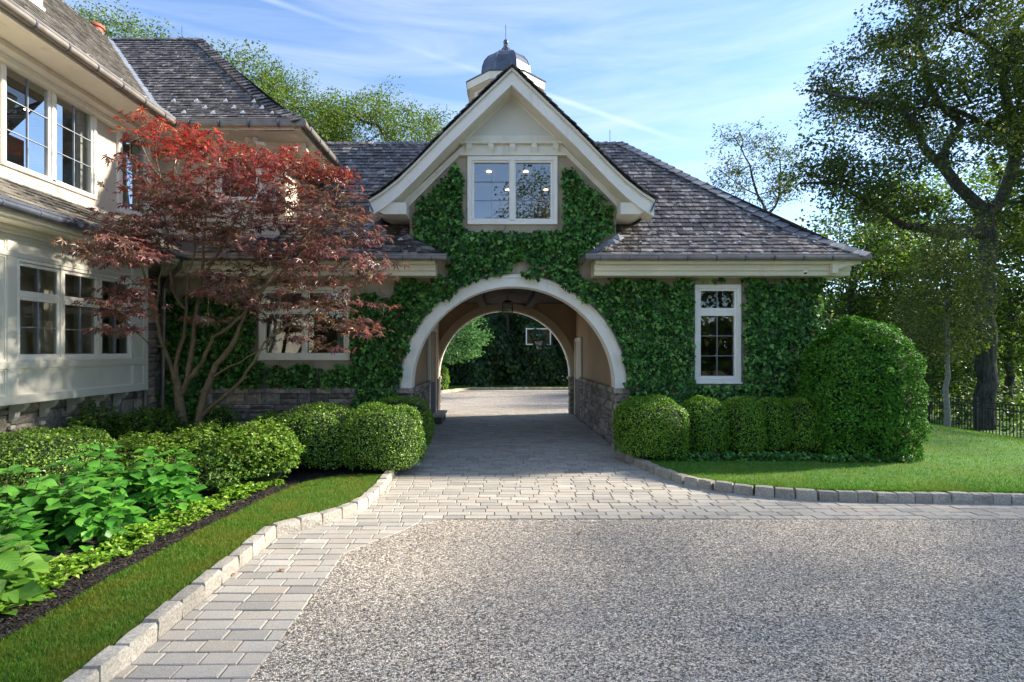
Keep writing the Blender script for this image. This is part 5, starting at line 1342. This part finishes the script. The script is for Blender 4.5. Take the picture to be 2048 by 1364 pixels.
# ------------------------------------------------------------------ trees
def skeleton(trunks, targets, step=.3, jitter=.05, sag=0.0):
    """trunks: list of (points, radii, attach) ; returns nodes, parents, fixed radii"""
    cap = 60000; X = np.zeros((cap, 3)); par = np.full(cap, -1); fr = np.zeros(cap); n = 0
    for pts, rad in trunks:
        pts = [np.array(p, float) for p in pts]; ra = rad if isinstance(rad, (list, tuple)) else None
        if n == 0: prev = -1
        else: prev = int(np.argmin(np.sum((X[:n] - pts[0])**2, 1)))
        segs = len(pts) - 1
        first = True
        for i in range(segs):
            L = np.linalg.norm(pts[i+1] - pts[i]); m = max(1, int(L/step))
            for j in range(0 if (first and prev == -1) else 1, m + 1):
                t = j/m; p = pts[i] + (pts[i+1]-pts[i])*t
                if 0 < j < m: p = p + RNG.normal(0, jitter*.35, 3)
                X[n] = p; par[n] = prev; s = (i + t)/segs; fr[n] = rad[0] + (rad[1]-rad[0])*s; prev = n; n += 1
            first = False
    base = X[0]; targets = targets[np.argsort(np.min([np.linalg.norm(targets - X[i], axis=1) for i in range(0, n, max(1, n//40))], axis=0))]
    tips = []
    for t in targets:
        d2 = np.sum((X[:n] - t)**2, 1); i = int(np.argmin(d2 + .15*np.maximum(0, X[:n, 2] - t[2])**2)); d = math.sqrt(d2[i])
        m = max(1, int(d/step)); prev = i; p0 = X[i].copy()
        q = par[i]; dirp = (X[i] - X[q]) if q >= 0 else np.array([0, 0, .1]); l = np.linalg.norm(dirp); dirp = dirp/max(l, 1e-6)
        for j in range(1, m+1):
            s = j/m; p = p0 + (t-p0)*s + dirp*d*.22*math.sin(math.pi*s) + np.array([0, 0, sag*d*math.sin(math.pi*s)])
            if j < m: p = p + RNG.normal(0, jitter*min(1, d), 3)
            if n >= cap - 2: break
            X[n] = p; par[n] = prev; prev = n; n += 1
        tips.append(prev)
    return X[:n], par[:n], fr[:n], np.array(tips)
def tubes(X, par, rad, k, sel, mat, name, parent):
    idx = np.nonzero(sel & (par >= 0))[0]
    if not len(idx): return
    A, B = X[par[idx]], X[idx]; ra = np.minimum(rad[par[idx]], rad[idx]*1.35); rb = rad[idx]
    DD = unit(X - X[np.maximum(par, 0)] + 1e-9); main = {}
    for i_ in idx:
        p_ = par[i_]
        if p_ not in main or rad[i_] > rad[main[p_]]: main[p_] = i_
    ism = np.array([main[par[i_]] == i_ and par[par[i_]] >= 0 and rad[par[i_]] <= rad[i_]*1.5 for i_ in idx])
    d = unit(B - A); ref = np.where(np.abs(d[:, 2:3]) > .95, np.array([[1., 0, 0]]), np.array([[0, 0, 1.]])); u = unit(np.cross(d, ref)); w = np.cross(u, d)
    an = np.arange(k)*2*np.pi/k; c, s = np.cos(an)[None, :, None], np.sin(an)[None, :, None]; ring = u[:, None]*c + w[:, None]*s
    dp = DD[par[idx]]; refp = np.where(np.abs(dp[:, 2:3]) > .95, np.array([[1., 0, 0]]), np.array([[0, 0, 1.]])); up_ = unit(np.cross(dp, refp)); wp = np.cross(up_, dp); ringp = up_[:, None]*c + wp[:, None]*s
    swap = ism & (np.sum(u*up_, 1) > .5); ringA = np.where(swap[:, None, None], ringp, ring); ra = np.where(swap, rad[par[idx]], ra); back = np.where(swap, 0.0, .3)
    V = np.concatenate([A[:, None] - (d*(ra*back)[:, None])[:, None] + ringA*ra[:, None, None], B[:, None] + ring*rb[:, None, None]], 1).reshape(-1, 3)
    b = (np.arange(len(idx))*2*k)[:, None]; j = np.arange(k)[None]; j2 = (j+1) % k
    F = np.stack([b + j, b + j2, b + k + j2, b + k + j], 2).reshape(-1, 4)
    return np_obj(name, V, F, mat, parent, smooth=True)
def tree(name, label, cat, trunks, targets, nleaf, size, spread, leafm, barkm='bark', tm=T_WIDE, flat=.6, step=.3, jitter=.05, rmin=.008, rk=.011, group=None,
         up=(0, 0, .6), droop=0.0, sag=0.0, crown='crown', kbig=9, N0=None, extra=None):
    base = trunks[0][0][0]; t = thing(name, label, cat, base, group)
    X, par, fr, tips = skeleton(trunks, targets, step, jitter, sag)
    cnt = np.zeros(len(X)); cnt[tips] = 1
    for i in range(len(X)-1, -1, -1):
        if par[i] >= 0: cnt[par[i]] += cnt[i]
    rad = np.maximum(np.maximum(rmin, rk*cnt**.5*.5), fr)
    big = rad > .04
    # roughen thick bark a little
    tubes(X, par, rad, kbig, big, mt[barkm], 'trunk', t); br = tubes(X, par, rad, 4, ~big, mt['bark' if barkm == 'palebark' else barkm], 'branches', t)
    if br is not None: br['kind'] = 'stuff'
    T = X[tips]; m = len(T); n = m*nleaf; o = rv(n, 1.0); o *= np.minimum(1, 1.7/np.linalg.norm(o, axis=1, keepdims=True)); o = o*spread*np.array([1, 1, flat]); P = np.repeat(T, nleaf, 0) + o
    A = o + rv(n, spread*.6) + np.array([0, 0, -droop*spread])
    leafcloud(crown, P, rv(n, .45) + np.array(up), A, size*RNG.uniform(.55, 1.2, n), tm, mt[leafm], t)
    if extra is not None: extra(t)
    return t
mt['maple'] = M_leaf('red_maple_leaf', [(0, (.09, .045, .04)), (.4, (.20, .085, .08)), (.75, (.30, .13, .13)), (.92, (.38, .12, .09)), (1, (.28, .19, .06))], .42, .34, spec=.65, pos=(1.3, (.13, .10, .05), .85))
def _maple_backlit_top(m):      # backlight painted into the leaf colour by height: scarlet crown top, bronze lower down
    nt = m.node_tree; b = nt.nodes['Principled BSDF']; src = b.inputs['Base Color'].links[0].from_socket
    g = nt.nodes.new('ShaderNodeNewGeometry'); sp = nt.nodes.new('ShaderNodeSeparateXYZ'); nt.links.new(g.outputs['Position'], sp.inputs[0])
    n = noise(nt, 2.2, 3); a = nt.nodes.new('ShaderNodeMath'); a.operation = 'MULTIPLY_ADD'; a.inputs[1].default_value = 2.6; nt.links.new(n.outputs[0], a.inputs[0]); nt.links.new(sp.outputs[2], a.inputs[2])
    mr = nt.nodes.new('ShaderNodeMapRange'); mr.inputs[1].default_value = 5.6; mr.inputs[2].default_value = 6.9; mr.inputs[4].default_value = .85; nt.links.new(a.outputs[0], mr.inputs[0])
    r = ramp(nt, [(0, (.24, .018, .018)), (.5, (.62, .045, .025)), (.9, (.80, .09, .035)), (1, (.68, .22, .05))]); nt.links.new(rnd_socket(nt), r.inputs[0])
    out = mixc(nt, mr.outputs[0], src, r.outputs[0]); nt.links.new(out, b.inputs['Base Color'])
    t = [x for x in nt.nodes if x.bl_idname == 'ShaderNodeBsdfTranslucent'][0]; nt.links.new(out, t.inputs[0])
_maple_backlit_top(mt['maple'])
def clumped(P, k, s, flat=.6):
    n = len(P); Q = np.repeat(P, k, 0) + rv(n*k, s)*np.array([1, 1, flat]); return Q
mt['oak'] = M_leaf('oak_leaf', [(0, (.035, .06, .010)), (.5, (.07, .115, .016)), (.9, (.14, .19, .025)), (1, (.26, .24, .05))], .45, .5)
mt['bark'] = M_plain('grey_bark', (.095, .085, .078), .95, .3, 9)
def _bark(m):
    nt = m.node_tree; b = nt.nodes['Principled BSDF']; n = noise(nt, 14, 6, .65, stretch=(1, 1, .13)); r = ramp(nt, [(.38, .35), (.6, 1.15)]); nt.links.new(n.outputs[0], r.inputs[0])
    src = b.inputs['Base Color'].links[0].from_socket; nt.links.new(mixc(nt, 1.0, src, r.outputs[0], 'MULTIPLY'), b.inputs['Base Color']); addbump(nt, b, n.outputs[0], 1.0, .06)
_bark(mt['bark'])
mt['palebark'] = M_plain('pale_bark', (.26, .24, .22), .9, .25, 12, .4, 40)
mt['courtleaf'] = M_leaf('green_tree_leaf', [(0, (.05, .15, .04)), (.6, (.11, .29, .07)), (1, (.22, .42, .12))], .45, .5)
mt['bright'] = M_leaf('bright_tree_leaf', [(0, (.055, .12, .012)), (.5, (.11, .20, .02)), (.85, (.20, .29, .03)), (1, (.33, .35, .06))], .42, .5)
mt['wood'] = M_leaf('woodland_leaf', [(0, (.03, .07, .012)), (.5, (.06, .135, .016)), (.85, (.12, .22, .025)), (1, (.27, .32, .04))], .5, .5)
mt['young'] = M_leaf('young_tree_leaf', [(0, (.05, .08, .014)), (.5, (.10, .145, .025)), (1, (.24, .26, .05))], .45, .5)
mt['hemlock'] = M_leaf('hemlock_spray', [(0, (.012, .035, .014)), (.6, (.03, .085, .026)), (.93, (.06, .15, .03)), (1, (.18, .22, .04))], .3, .5)

# ---- red maple in the bed
L = lambda pts: [at(*p) for p in pts]
MT = [(L([(372, 930, 9.4), (368, 864, 9.4), (357, 791, 9.4), (350, 753, 9.38)]), (.095, .065)),
      (L([(350, 753, 9.38), (344, 738, 9.35), (327, 694, 9.25), (315, 644, 9.1), (307, 598, 8.95), (294, 567, 8.8), (283, 527, 8.6), (262, 505, 8.3)]), (.045, .014)),
      (L([(315, 630, 9.1), (318, 558, 9.0), (327, 530, 9.0), (330, 470, 9.0)]), (.018, .010)),
      (L([(350, 753, 9.38), (356, 706, 9.4), (368, 673, 9.4), (373, 620, 9.4), (375, 554, 9.4), (386, 519, 9.4), (392, 440, 9.4)]), (.045, .014)),
      (L([(368, 629, 9.4), (349, 587, 9.3), (340, 541, 9.2), (335, 480, 9.1), (325, 400, 9.0), (310, 300, 8.9)]), (.030, .010)),
      (L([(357, 791, 9.4), (365, 785, 9.4), (376, 758, 9.35), (384, 700, 9.3), (395, 610, 9.25), (402, 560, 9.2), (408, 480, 9.2), (415, 380, 9.2), (420, 320, 9.2)]), (.062, .010)),
      (L([(376, 765, 9.35), (406, 723, 9.2), (427, 673, 9.1), (456, 656, 9.0), (485, 630, 8.9), (530, 575, 8.8), (590, 520, 8.7), (650, 450, 8.7)]), (.045, .010)),
      (L([(395, 930, 9.3), (393, 861, 9.3), (403, 811, 9.3), (421, 758, 9.25), (432, 729, 9.2), (462, 694, 9.1), (479, 653, 9.05), (491, 624, 9.0), (515, 585, 9.0), (560, 530, 9.0), (620, 460, 9.0), (670, 400, 9.0)]), (.070, .010)),
      (L([(404, 829, 9.3), (444, 797, 9.15), (485, 759, 9.0), (515, 709, 8.85), (529, 685, 8.8), (590, 640, 8.6), (670, 600, 8.5)]), (.040, .010)),
      (L([(430, 747, 9.2), (479, 726, 9.0), (515, 703, 8.85), (560, 680, 8.7)]), (.020, .008)),
      (L([(330, 705, 9.27), (300, 690, 9.0), (263, 657, 8.6), (235, 620, 8.2)]), (.016, .007)),
      (L([(402, 560, 9.2), (440, 500, 9.3), (480, 420, 9.3), (520, 360, 9.3)]), (.022, .009)),
      (L([(392, 470, 9.4), (360, 400, 9.2), (300, 330, 9.0), (270, 260, 8.9)]), (.020, .008))]
Z1 = [(232, 228), (300, 226), (360, 252), (400, 262), (470, 290), (530, 305), (590, 288), (650, 315), (690, 350), (712, 420), (752, 470), (700, 520), (560, 520), (440, 500), (330, 470), (225, 440), (200, 380), (215, 290)]
Z2 = [(140, 488), (200, 470), (290, 462), (310, 515), (230, 528), (155, 512)]
Z3 = [(560, 500), (700, 490), (760, 480), (790, 590), (760, 650), (715, 690), (640, 725), (560, 650), (490, 640), (440, 560)]
Z4 = [(205, 565), (270, 560), (300, 600), (275, 680), (215, 665)]; Z5 = [(400, 530), (470, 520), (480, 600), (440, 650), (400, 640)]
T = np.concatenate([in_picture(Z1, 255, 7.9, 10.1), in_picture(Z2, 26, 7.0, 7.9), in_picture(Z3, 74, 7.9, 9.9), in_picture(Z4, 16, 7.6, 8.4), in_picture(Z5, 14, 8.2, 9.2),
                    in_picture([(180, 420), (300, 440), (330, 500), (240, 500)], 22, 7.6, 8.5)])
T = T[(T[:, 0] > -5.85)]; T = T[~((T[:, 1] > 9.95) & (T[:, 2] < 4.6))]
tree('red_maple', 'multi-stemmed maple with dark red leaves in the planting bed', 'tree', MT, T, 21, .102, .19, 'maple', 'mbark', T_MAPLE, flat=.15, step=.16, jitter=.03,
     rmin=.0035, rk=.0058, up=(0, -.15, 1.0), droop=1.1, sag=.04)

# ---- big oak beyond the fence
D0 = 19.5
OT = [(L([(1972, 1010, D0), (1970, 850, D0), (1972, 700, D0), (1968, 560, D0), (1975, 470, D0), (1970, 425, D0)]), (.34, .24)),
      (L([(1970, 425, D0), (1940, 395, 19.4), (1913, 369, 19.2), (1887, 333, 19.0), (1866, 315, 18.9), (1846, 292, 18.8), (1836, 251, 18.7), (1805, 221, 18.6), (1759, 203, 18.4), (1687, 195, 18.0), (1610, 180, 17.7)]), (.21, .035)),
      (L([(1890, 335, 19.0), (1890, 300, 19.2), (1905, 270, 19.3), (1925, 246, 19.4), (1892, 221, 19.6), (1862, 180, 19.8), (1850, 120, 20.0), (1830, 60, 20)]), (.15, .03)),
      (L([(1970, 425, D0), (2000, 405, 19.7), (2018, 360, 19.8), (2031, 318, 20.0), (2036, 277, 20.2), (2016, 221, 20.4), (2000, 123, 20.6), (1964, 77, 20.7), (1900, 55, 20.8)]), (.22, .04)),
      (L([(2033, 300, 20.0), (2010, 265, 19.8), (1980, 251, 19.5), (1923, 226, 19.2), (1880, 212, 18.9), (1850, 205, 18.5)]), (.12, .04)),
      (L([(2000, 123, 20.6), (2030, 60, 21), (2060, 0, 21), (2060, -80, 21)]), (.12, .04)),
      (L([(1970, 470, D0), (1930, 468, 19.0), (1867, 462, 18.5), (1805, 451, 18.0), (1774, 426, 17.8), (1728, 400, 17.6), (1687, 374, 17.4), (1651, 364, 17.2), (1600, 367, 17.0)]), (.16, .03)),
      (L([(2036, 277, 20.2), (2070, 200, 20.0), (2120, 150, 20)]), (.14, .05))]
OA = [(1820, -90), (1795, 30), (1700, 105), (1640, 145), (1578, 150), (1572, 205), (1640, 235), (1650, 285), (1700, 262), (1780, 300), (1860, 340), (1940, 330), (2000, 370), (2130, 360), (2140, -90)]
OB = [(1605, 305), (1640, 280), (1720, 330), (1800, 370), (1850, 400), (1840, 470), (1770, 440), (1690, 400), (1612, 385)]
T = np.concatenate([clumped(in_picture(OA, 165, 17.2, 22.5), 5, .42), clumped(in_picture(OB, 24, 16.6, 18.8), 4, .35), in_picture([(1850, 400), (2120, 380), (2120, 600), (1860, 520)], 70, 18, 22)])
tree('oak_tree', 'largest oak with spreading dark limbs behind the black fence', 'tree', OT, T, 66, .118, .30, 'oak', 'bark', T_OAK, flat=.55, step=.5, jitter=.12, rmin=.012, rk=.017, up=(0, 0, .5), kbig=12)

# ---- sparse tree behind the wing's roof
D1 = 28
T = clumped(in_picture([(1420, 320), (1465, 260), (1530, 268), (1600, 300), (1600, 350), (1590, 400), (1550, 420), (1450, 400), (1410, 345)], 60, 26.5, 30), 3, .4)
tree('sparse_tree', 'thin open-crowned tree rising behind the right slope of the roof', 'tree',
     [(L([(1545, 760, D1), (1540, 560, D1), (1535, 430, D1)]), (.14, .09)), (L([(1535, 430, D1), (1515, 390, D1), (1500, 330, D1), (1470, 275, D1)]), (.07, .02)), (L([(1538, 440, D1), (1560, 390, D1), (1560, 320, D1)]), (.06, .02)), (L([(1515, 390, D1), (1480, 370, 27), (1440, 340, 27)]), (.04, .02))],
     T, 30, .115, .26, 'oak', 'bark', T_OAK, flat=.6, step=.5, jitter=.1, rmin=.012, rk=.013)
# ---- young tree in front of the fence
D2 = 16.6
T = in_picture([(1895, 420), (1850, 480), (1805, 560), (1790, 640), (1830, 700), (1880, 730), (1950, 700), (1985, 620), (1990, 540), (1950, 460)], 230, 15.4, 17.6)
tree('young_tree', 'slim young tree with pale trunk standing in front of the fence', 'tree', [(L([(1894, 868, D2), (1893, 800, D2), (1896, 700, D2), (1893, 600, D2), (1896, 500, D2), (1895, 440, D2)]), (.085, .02))],
     T, 52, .085, .24, 'young', 'palebark', T_LEAF, flat=.7, step=.35, jitter=.06, rmin=.007, rk=.008)

# ---- woodland on the right: separate trees, then one far mass
WT = [('yellow-green tree overhanging the right end of the roof', 24, (1700, 850), (1702, 520), [(1600, 470), (1620, 430), (1700, 420), (1800, 440), (1850, 520), (1830, 640), (1740, 650), (1650, 600), (1625, 540)], 26, 190, 'wood'),
      ('dark leafy tree between the clipped evergreen and the young tree', 26, (1835, 860), (1830, 560), [(1740, 500), (1800, 470), (1880, 500), (1900, 620), (1880, 740), (1790, 760), (1735, 690), (1690, 600)], 28, 230, 'wood'),
      ('tree with a dark straight trunk at the right edge behind the fence', 22.5, (2022, 900), (2018, 600), [(1960, 420), (2060, 380), (2140, 440), (2150, 640), (2080, 720), (1980, 700), (1950, 560)], 24.5, 260, 'wood'),
      ('backlit yellow tree far behind the oak trunk', 33, (1940, 800), (1935, 600), [(1850, 420), (1950, 330), (2080, 350), (2150, 500), (2140, 700), (1950, 760), (1860, 700)], 36, 330, 'bright'),
      ('tall backlit tree above the yellow-green one', 30, (1770, 800), (1775, 500), [(1690, 440), (1740, 380), (1830, 340), (1900, 400), (1900, 520), (1800, 560), (1700, 520)], 33, 150, 'bright'),
      ('slender tree just right of the clipped evergreen', 21, (1852, 870), (1850, 700), [(1820, 640), (1880, 600), (1930, 680), (1900, 780), (1830, 770)], 22.5, 110, 'wood')]
for lb, D, b, m_, poly, De, nt_, lm in WT:
    T = clumped(in_picture(poly, int(nt_*.4), D - 2.0, De + .5), 3, .5)
    tree('woodland_tree', lb, 'tree', [(L([(b[0], b[1] + 60, D), (b[0], b[1], D), (m_[0], m_[1], D)]), (.20, .12))], T, 48, .155*D/26, .42, lm, 'bark', T_WIDE, flat=.6, step=.6, jitter=.12, rmin=.012, rk=.016, group='woodland trees behind the fence')
# ---- trees behind the house on the left
BT = [('tree top showing behind the chimney pot and left ridge', 25, (250, 700), (245, 180), [(150, 8), (168, 22), (205, 22), (215, 35), (262, 40), (290, 52), (345, 75), (350, 190), (150, 190)], 27, 170),
      ('tall bright tree behind the hip of the two-storey roof', 24, (585, 700), (590, 300), [(440, 100), (500, 112), (540, 125), (560, 135), (600, 155), (640, 160), (655, 190), (690, 210), (680, 330), (560, 400), (520, 260), (460, 180)], 27, 300),
      ('yellow-green tree behind the ridge left of the cupola', 26, (760, 700), (762, 330), [(640, 240), (700, 200), (745, 188), (800, 200), (850, 218), (878, 240), (868, 300), (820, 340), (660, 340)], 29, 260)]
for lb, D, b, m_, poly, De, nt_ in BT:
    T = clumped(in_picture(poly, int(nt_*.4), D - 1.5, De), 4, .38)
    tree('rear_tree', lb, 'tree', [(L([(b[0], b[1] + 50, D), (b[0], b[1] - 200, D), (m_[0], m_[1], D)]), (.2, .12))], T, 48, .105, .30, 'bright', 'bark', T_OAK, flat=.7, step=.5, jitter=.12, rmin=.012, rk=.014, group='trees behind the house')
# ---- view through the arch
n = 34000; x = RNG.uniform(-6, 7, n); z = 7.2*RNG.random(n)**.9; yb = 30.2 + .55*np.sin(x*1.9) + .35*np.sin(z*1.7 + x*3) + .8*RNG.random(n) + .12*z
P = np.stack([x, yb, z + .1], 1); hg = thing('hemlock_hedge', 'tall dark hemlock screen at the back of the court', 'hedge', (0, 31, 0))
leafcloud('foliage', P, rv(n, .45) + np.array([0, -.8, .3]), rv(n, .4) + np.array([0, -.3, -1.0]), .26*RNG.uniform(.5, 1.3, n), T_LEAF, mt['hemlock'], hg)
MB().box(-6, 7, 31.9, 32.3, 0, 7.4).build('inner_twigs', mt['core'], hg)
for k in range(9):
    x = -5 + k*1.4; MB().tube([(x, 31.3, 0), (x + .1, 31.4, 7)], [.12, .05], 7).build('trunk', mt['bark'], hg)
T = in_picture([(880, 665), (905, 640), (940, 628), (972, 645), (975, 680), (955, 705), (930, 722), (885, 730), (860, 700)], 110, 25.2, 28)
tree('court_tree', 'sunlit green tree at the left of the court seen through the arch', 'tree', [(L([(845, 785, 27), (850, 720, 27), (880, 690, 27)]), (.1, .06))], T, 34, .11, .22, 'courtleaf', 'bark', T_WIDE, flat=.4, step=.4, jitter=.05, rmin=.01, rk=.01)
# ---- undergrowth and far woods on the right
def undergrowth(name, boxes, size, m_):
    Ps = []
    for (x0, x1, y0, y1, z0, z1, n) in boxes:
        x = RNG.uniform(x0, x1, n); y = RNG.uniform(y0, y1, n); top = z1*(.65 + .35*np.sin(x*1.3 + y*.7)*np.sin(y*.9 + 1)); z = z0 + (top - z0)*RNG.random(n)**1.4; Ps.append(np.stack([x, y, z], 1))
    P = np.concatenate(Ps); n = len(P)
    o = leafcloud(name, P, rv(n, .5) + np.array([0, -.2, .6]), rv(n, .8) + np.array([0, 0, .3]), size*RNG.uniform(.5, 1.3, n), T_WIDE, mt[m_]); return o
undergrowth('undergrowth', [(17.2, 30, 17, 34, -.85, .9, 16000), (9.5, 20, 26, 36, -.85, 1.6, 12000)], .16, 'wood')
n = 26000; x = RNG.uniform(8, 75, n); y = RNG.uniform(40, 58, n) ; top = 6.5 + 2*np.sin(x*.45) + 1.2*np.sin(x*1.1 + 2) - np.clip(28 - x, 0, 20)*.15; z = -1 + top*RNG.random(n)**.8
far = np.stack([x, y, z], 1); leafcloud('far_woods', far, rv(n, .6) + np.array([0, 0, .5]), rv(n, 1.0), .62*RNG.uniform(.5, 1.3, n), T_WIDE, mt['wood'])
# ---- trees outside the frame on the right and behind the camera: they shade the drive and show in the window panes
off_ = [(23.5, 19.0, 17.5, 4.2), (20.5, 6.0, 15.5, 4.4), (21, -1.5, 17, 4.6), (20, -9, 16, 4.8), (18.5, 2.2, 15, 3.8), (24, 9.5, 19, 4.5), (4.5, -25, 19, 5.0), (-9, -28, 13, 4.5), (20, -24, 15, 5.0)]
for i, (x, y, h, r) in enumerate(off_):
    z0 = gz(x); d = unit(rv(330)); T = np.array([x, y, z0 + h*.60]) + d*np.array([r, r, h*.38])*(RNG.random((len(d), 1))**.45)
    tree('shade_tree', ['tree beyond the fence to the right of the view', 'tree behind the viewpoint across the drive'][int(i > 5)], 'tree', [([(x, y, z0 - .1), (x + .2, y, z0 + h*.3), (x, y + .2, z0 + h*.62)], (.3, .14))], T, (7, 6, 5, 4, 6, 7, 30, 10, 10)[i], .40 if i != 6 else .22, .7, 'oak', 'bark', T_WIDE, step=.8, jitter=.15, rmin=.02, rk=.02, group=['trees beyond the frame on the right', 'trees behind the viewpoint'][int(i > 5)])

n = 7000; x = RNG.uniform(-34, 34, n); y = RNG.uniform(-38, -31, n); z = (6.5 + 2*np.sin(x*.5))*RNG.random(n)**.9
leafcloud('rear_woods', np.stack([x, y, z], 1), rv(n, .6) + np.array([0, .5, .5]), rv(n, 1.0), .95*RNG.uniform(.5, 1.3, n), T_WIDE, mt['wood'])
# ------------------------------------------------------------------ fence
fn = thing('fence', 'black metal picket fence along the right edge of the lawn', 'fence', (16, 17, -.85))
FX = 16.0; y = 13.6; i = 0
pm_ = bpy.data.meshes.new('picket'); q = MB().box(-.010, .010, -.010, .010, 0, 1.16); pm_.from_pydata(q.v, [], q.f); pm_.materials.append(mt['black'])
while y < 24.5:
    if i % 20 == 0:
        MB().box(FX - .032, FX + .032, y - .032, y + .032, -.86, .42).build('post', mt['black'], fn); MB().box(FX - .042, FX + .042, y - .042, y + .042, .42, .45).build('post_cap', mt['black'], fn)
    else:
        o = from_mesh('picket', pm_, fn); o.location = (FX - 16, y - 17, .02 + .0)
    y += .118; i += 1
for z in (-.72, .12, .31): MB().box(FX - .017, FX + .017, 13.6, 24.5, z, z + .035).build('rail', mt['black'], fn)

# ------------------------------------------------------------------ basketball stand
bx, by = 2.13, 30.05; bs = thing('basketball_hoop', 'basketball stand with clear white-framed backboard at the back of the court', 'basketball hoop', (bx, by + .1, 0))
bz0, bz1 = 2.33, 3.25; bw = .69; bcx = bx + .16
MB().box(bx - .09, bx + .09, by + .55, by + .73, 0, 2.3).build('pole', mt['black'], bs, bevel=.01)
MB().prism([(by + .1, 2.38), (by + .6, 1.95), (by + .6, 2.3), (by + .1, 2.62)], bx - .06, bx + .06, 'x').build('arm', mt['black'], bs)
fr = MB(); b0, b1 = bcx - bw, bcx + bw
for q in ((b0, b1, bz1 - .07, bz1), (b0, b1, bz0, bz0 + .07), (b0, b0 + .07, bz0 + .07, bz1 - .07), (b1 - .07, b1, bz0 + .07, bz1 - .07)): fr.box(q[0], q[1], by, by + .04, q[2], q[3])
bd = fr.build('backboard_frame', mt['mesh_white'], bs)
tg = MB()
for q in ((bcx - .28, bcx + .28, 2.86, 2.90), (bcx - .28, bcx + .28, 2.45, 2.49), (bcx - .28, bcx - .24, 2.49, 2.86), (bcx + .24, bcx + .28, 2.49, 2.86)): tg.box(q[0], q[1], by - .006, by + .002, q[2], q[3])
tg.build('target_square', mt['mesh_white'], bd); MB().box(b0 + .07, b1 - .07, by + .012, by + .02, bz0 + .07, bz1 - .07).build('backboard_glass', mt['glass'], bd)
rc = (bcx, by - .35, 2.52); MB().tube([(rc[0] + .23*math.cos(a*math.pi/9), rc[1] + .23*math.sin(a*math.pi/9), rc[2]) for a in range(19)], .014, 6).build('rim', mt['red'], bs)
MB().box(bcx - .12, bcx + .12, by - .12, by - .002, 2.47, 2.53).build('rim_bracket', mt['red'], bs)
nb = MB()
for k in range(10):
    for sg in (-1, 1):
        pts = [(rc[0] + rr*math.cos(k*.628 + sg*.35*j), rc[1] + rr*math.sin(k*.628 + sg*.35*j), rc[2] - .1*j) for j, rr in enumerate((.225, .18, .14, .12, .11))]; nb.tube(pts, .006, 3, caps=False)
nb.build('net', mt['mesh_white'], bs)

# ------------------------------------------------------------------ fallen leaves
mt['dead'] = M_piece('fallen_leaf', [(0, (.22, .07, .03)), (1, (.35, .14, .05))], .7, 30, .2, .2, .002)
for i, (px, py, lb) in enumerate([(562, 1142, 'small brown leaf on the near paving strip'), (463, 1151, 'brown leaf against the foot of the left kerb'), (1156, 1070, 'tiny rust-brown leaf on the gravel near the paving edge')]):
    D = EYE*FPX/(py - CY); x, y, z = at(px, py, D); z = .006 if i != 1 else .008
    v = [(x + .025*math.cos(a)*(1 + .4*math.cos(3*a)), y + .03*math.sin(a), z + .008*(k % 2) + .002) for k, a in enumerate([j*.785 for j in range(8)])] + [(x, y, z + .012)]
    o = MB().add(v, [(j, (j+1) % 8, 8) for j in range(8)]).build('fallen_leaf', mt['dead']); meta(o, lb, 'leaf')
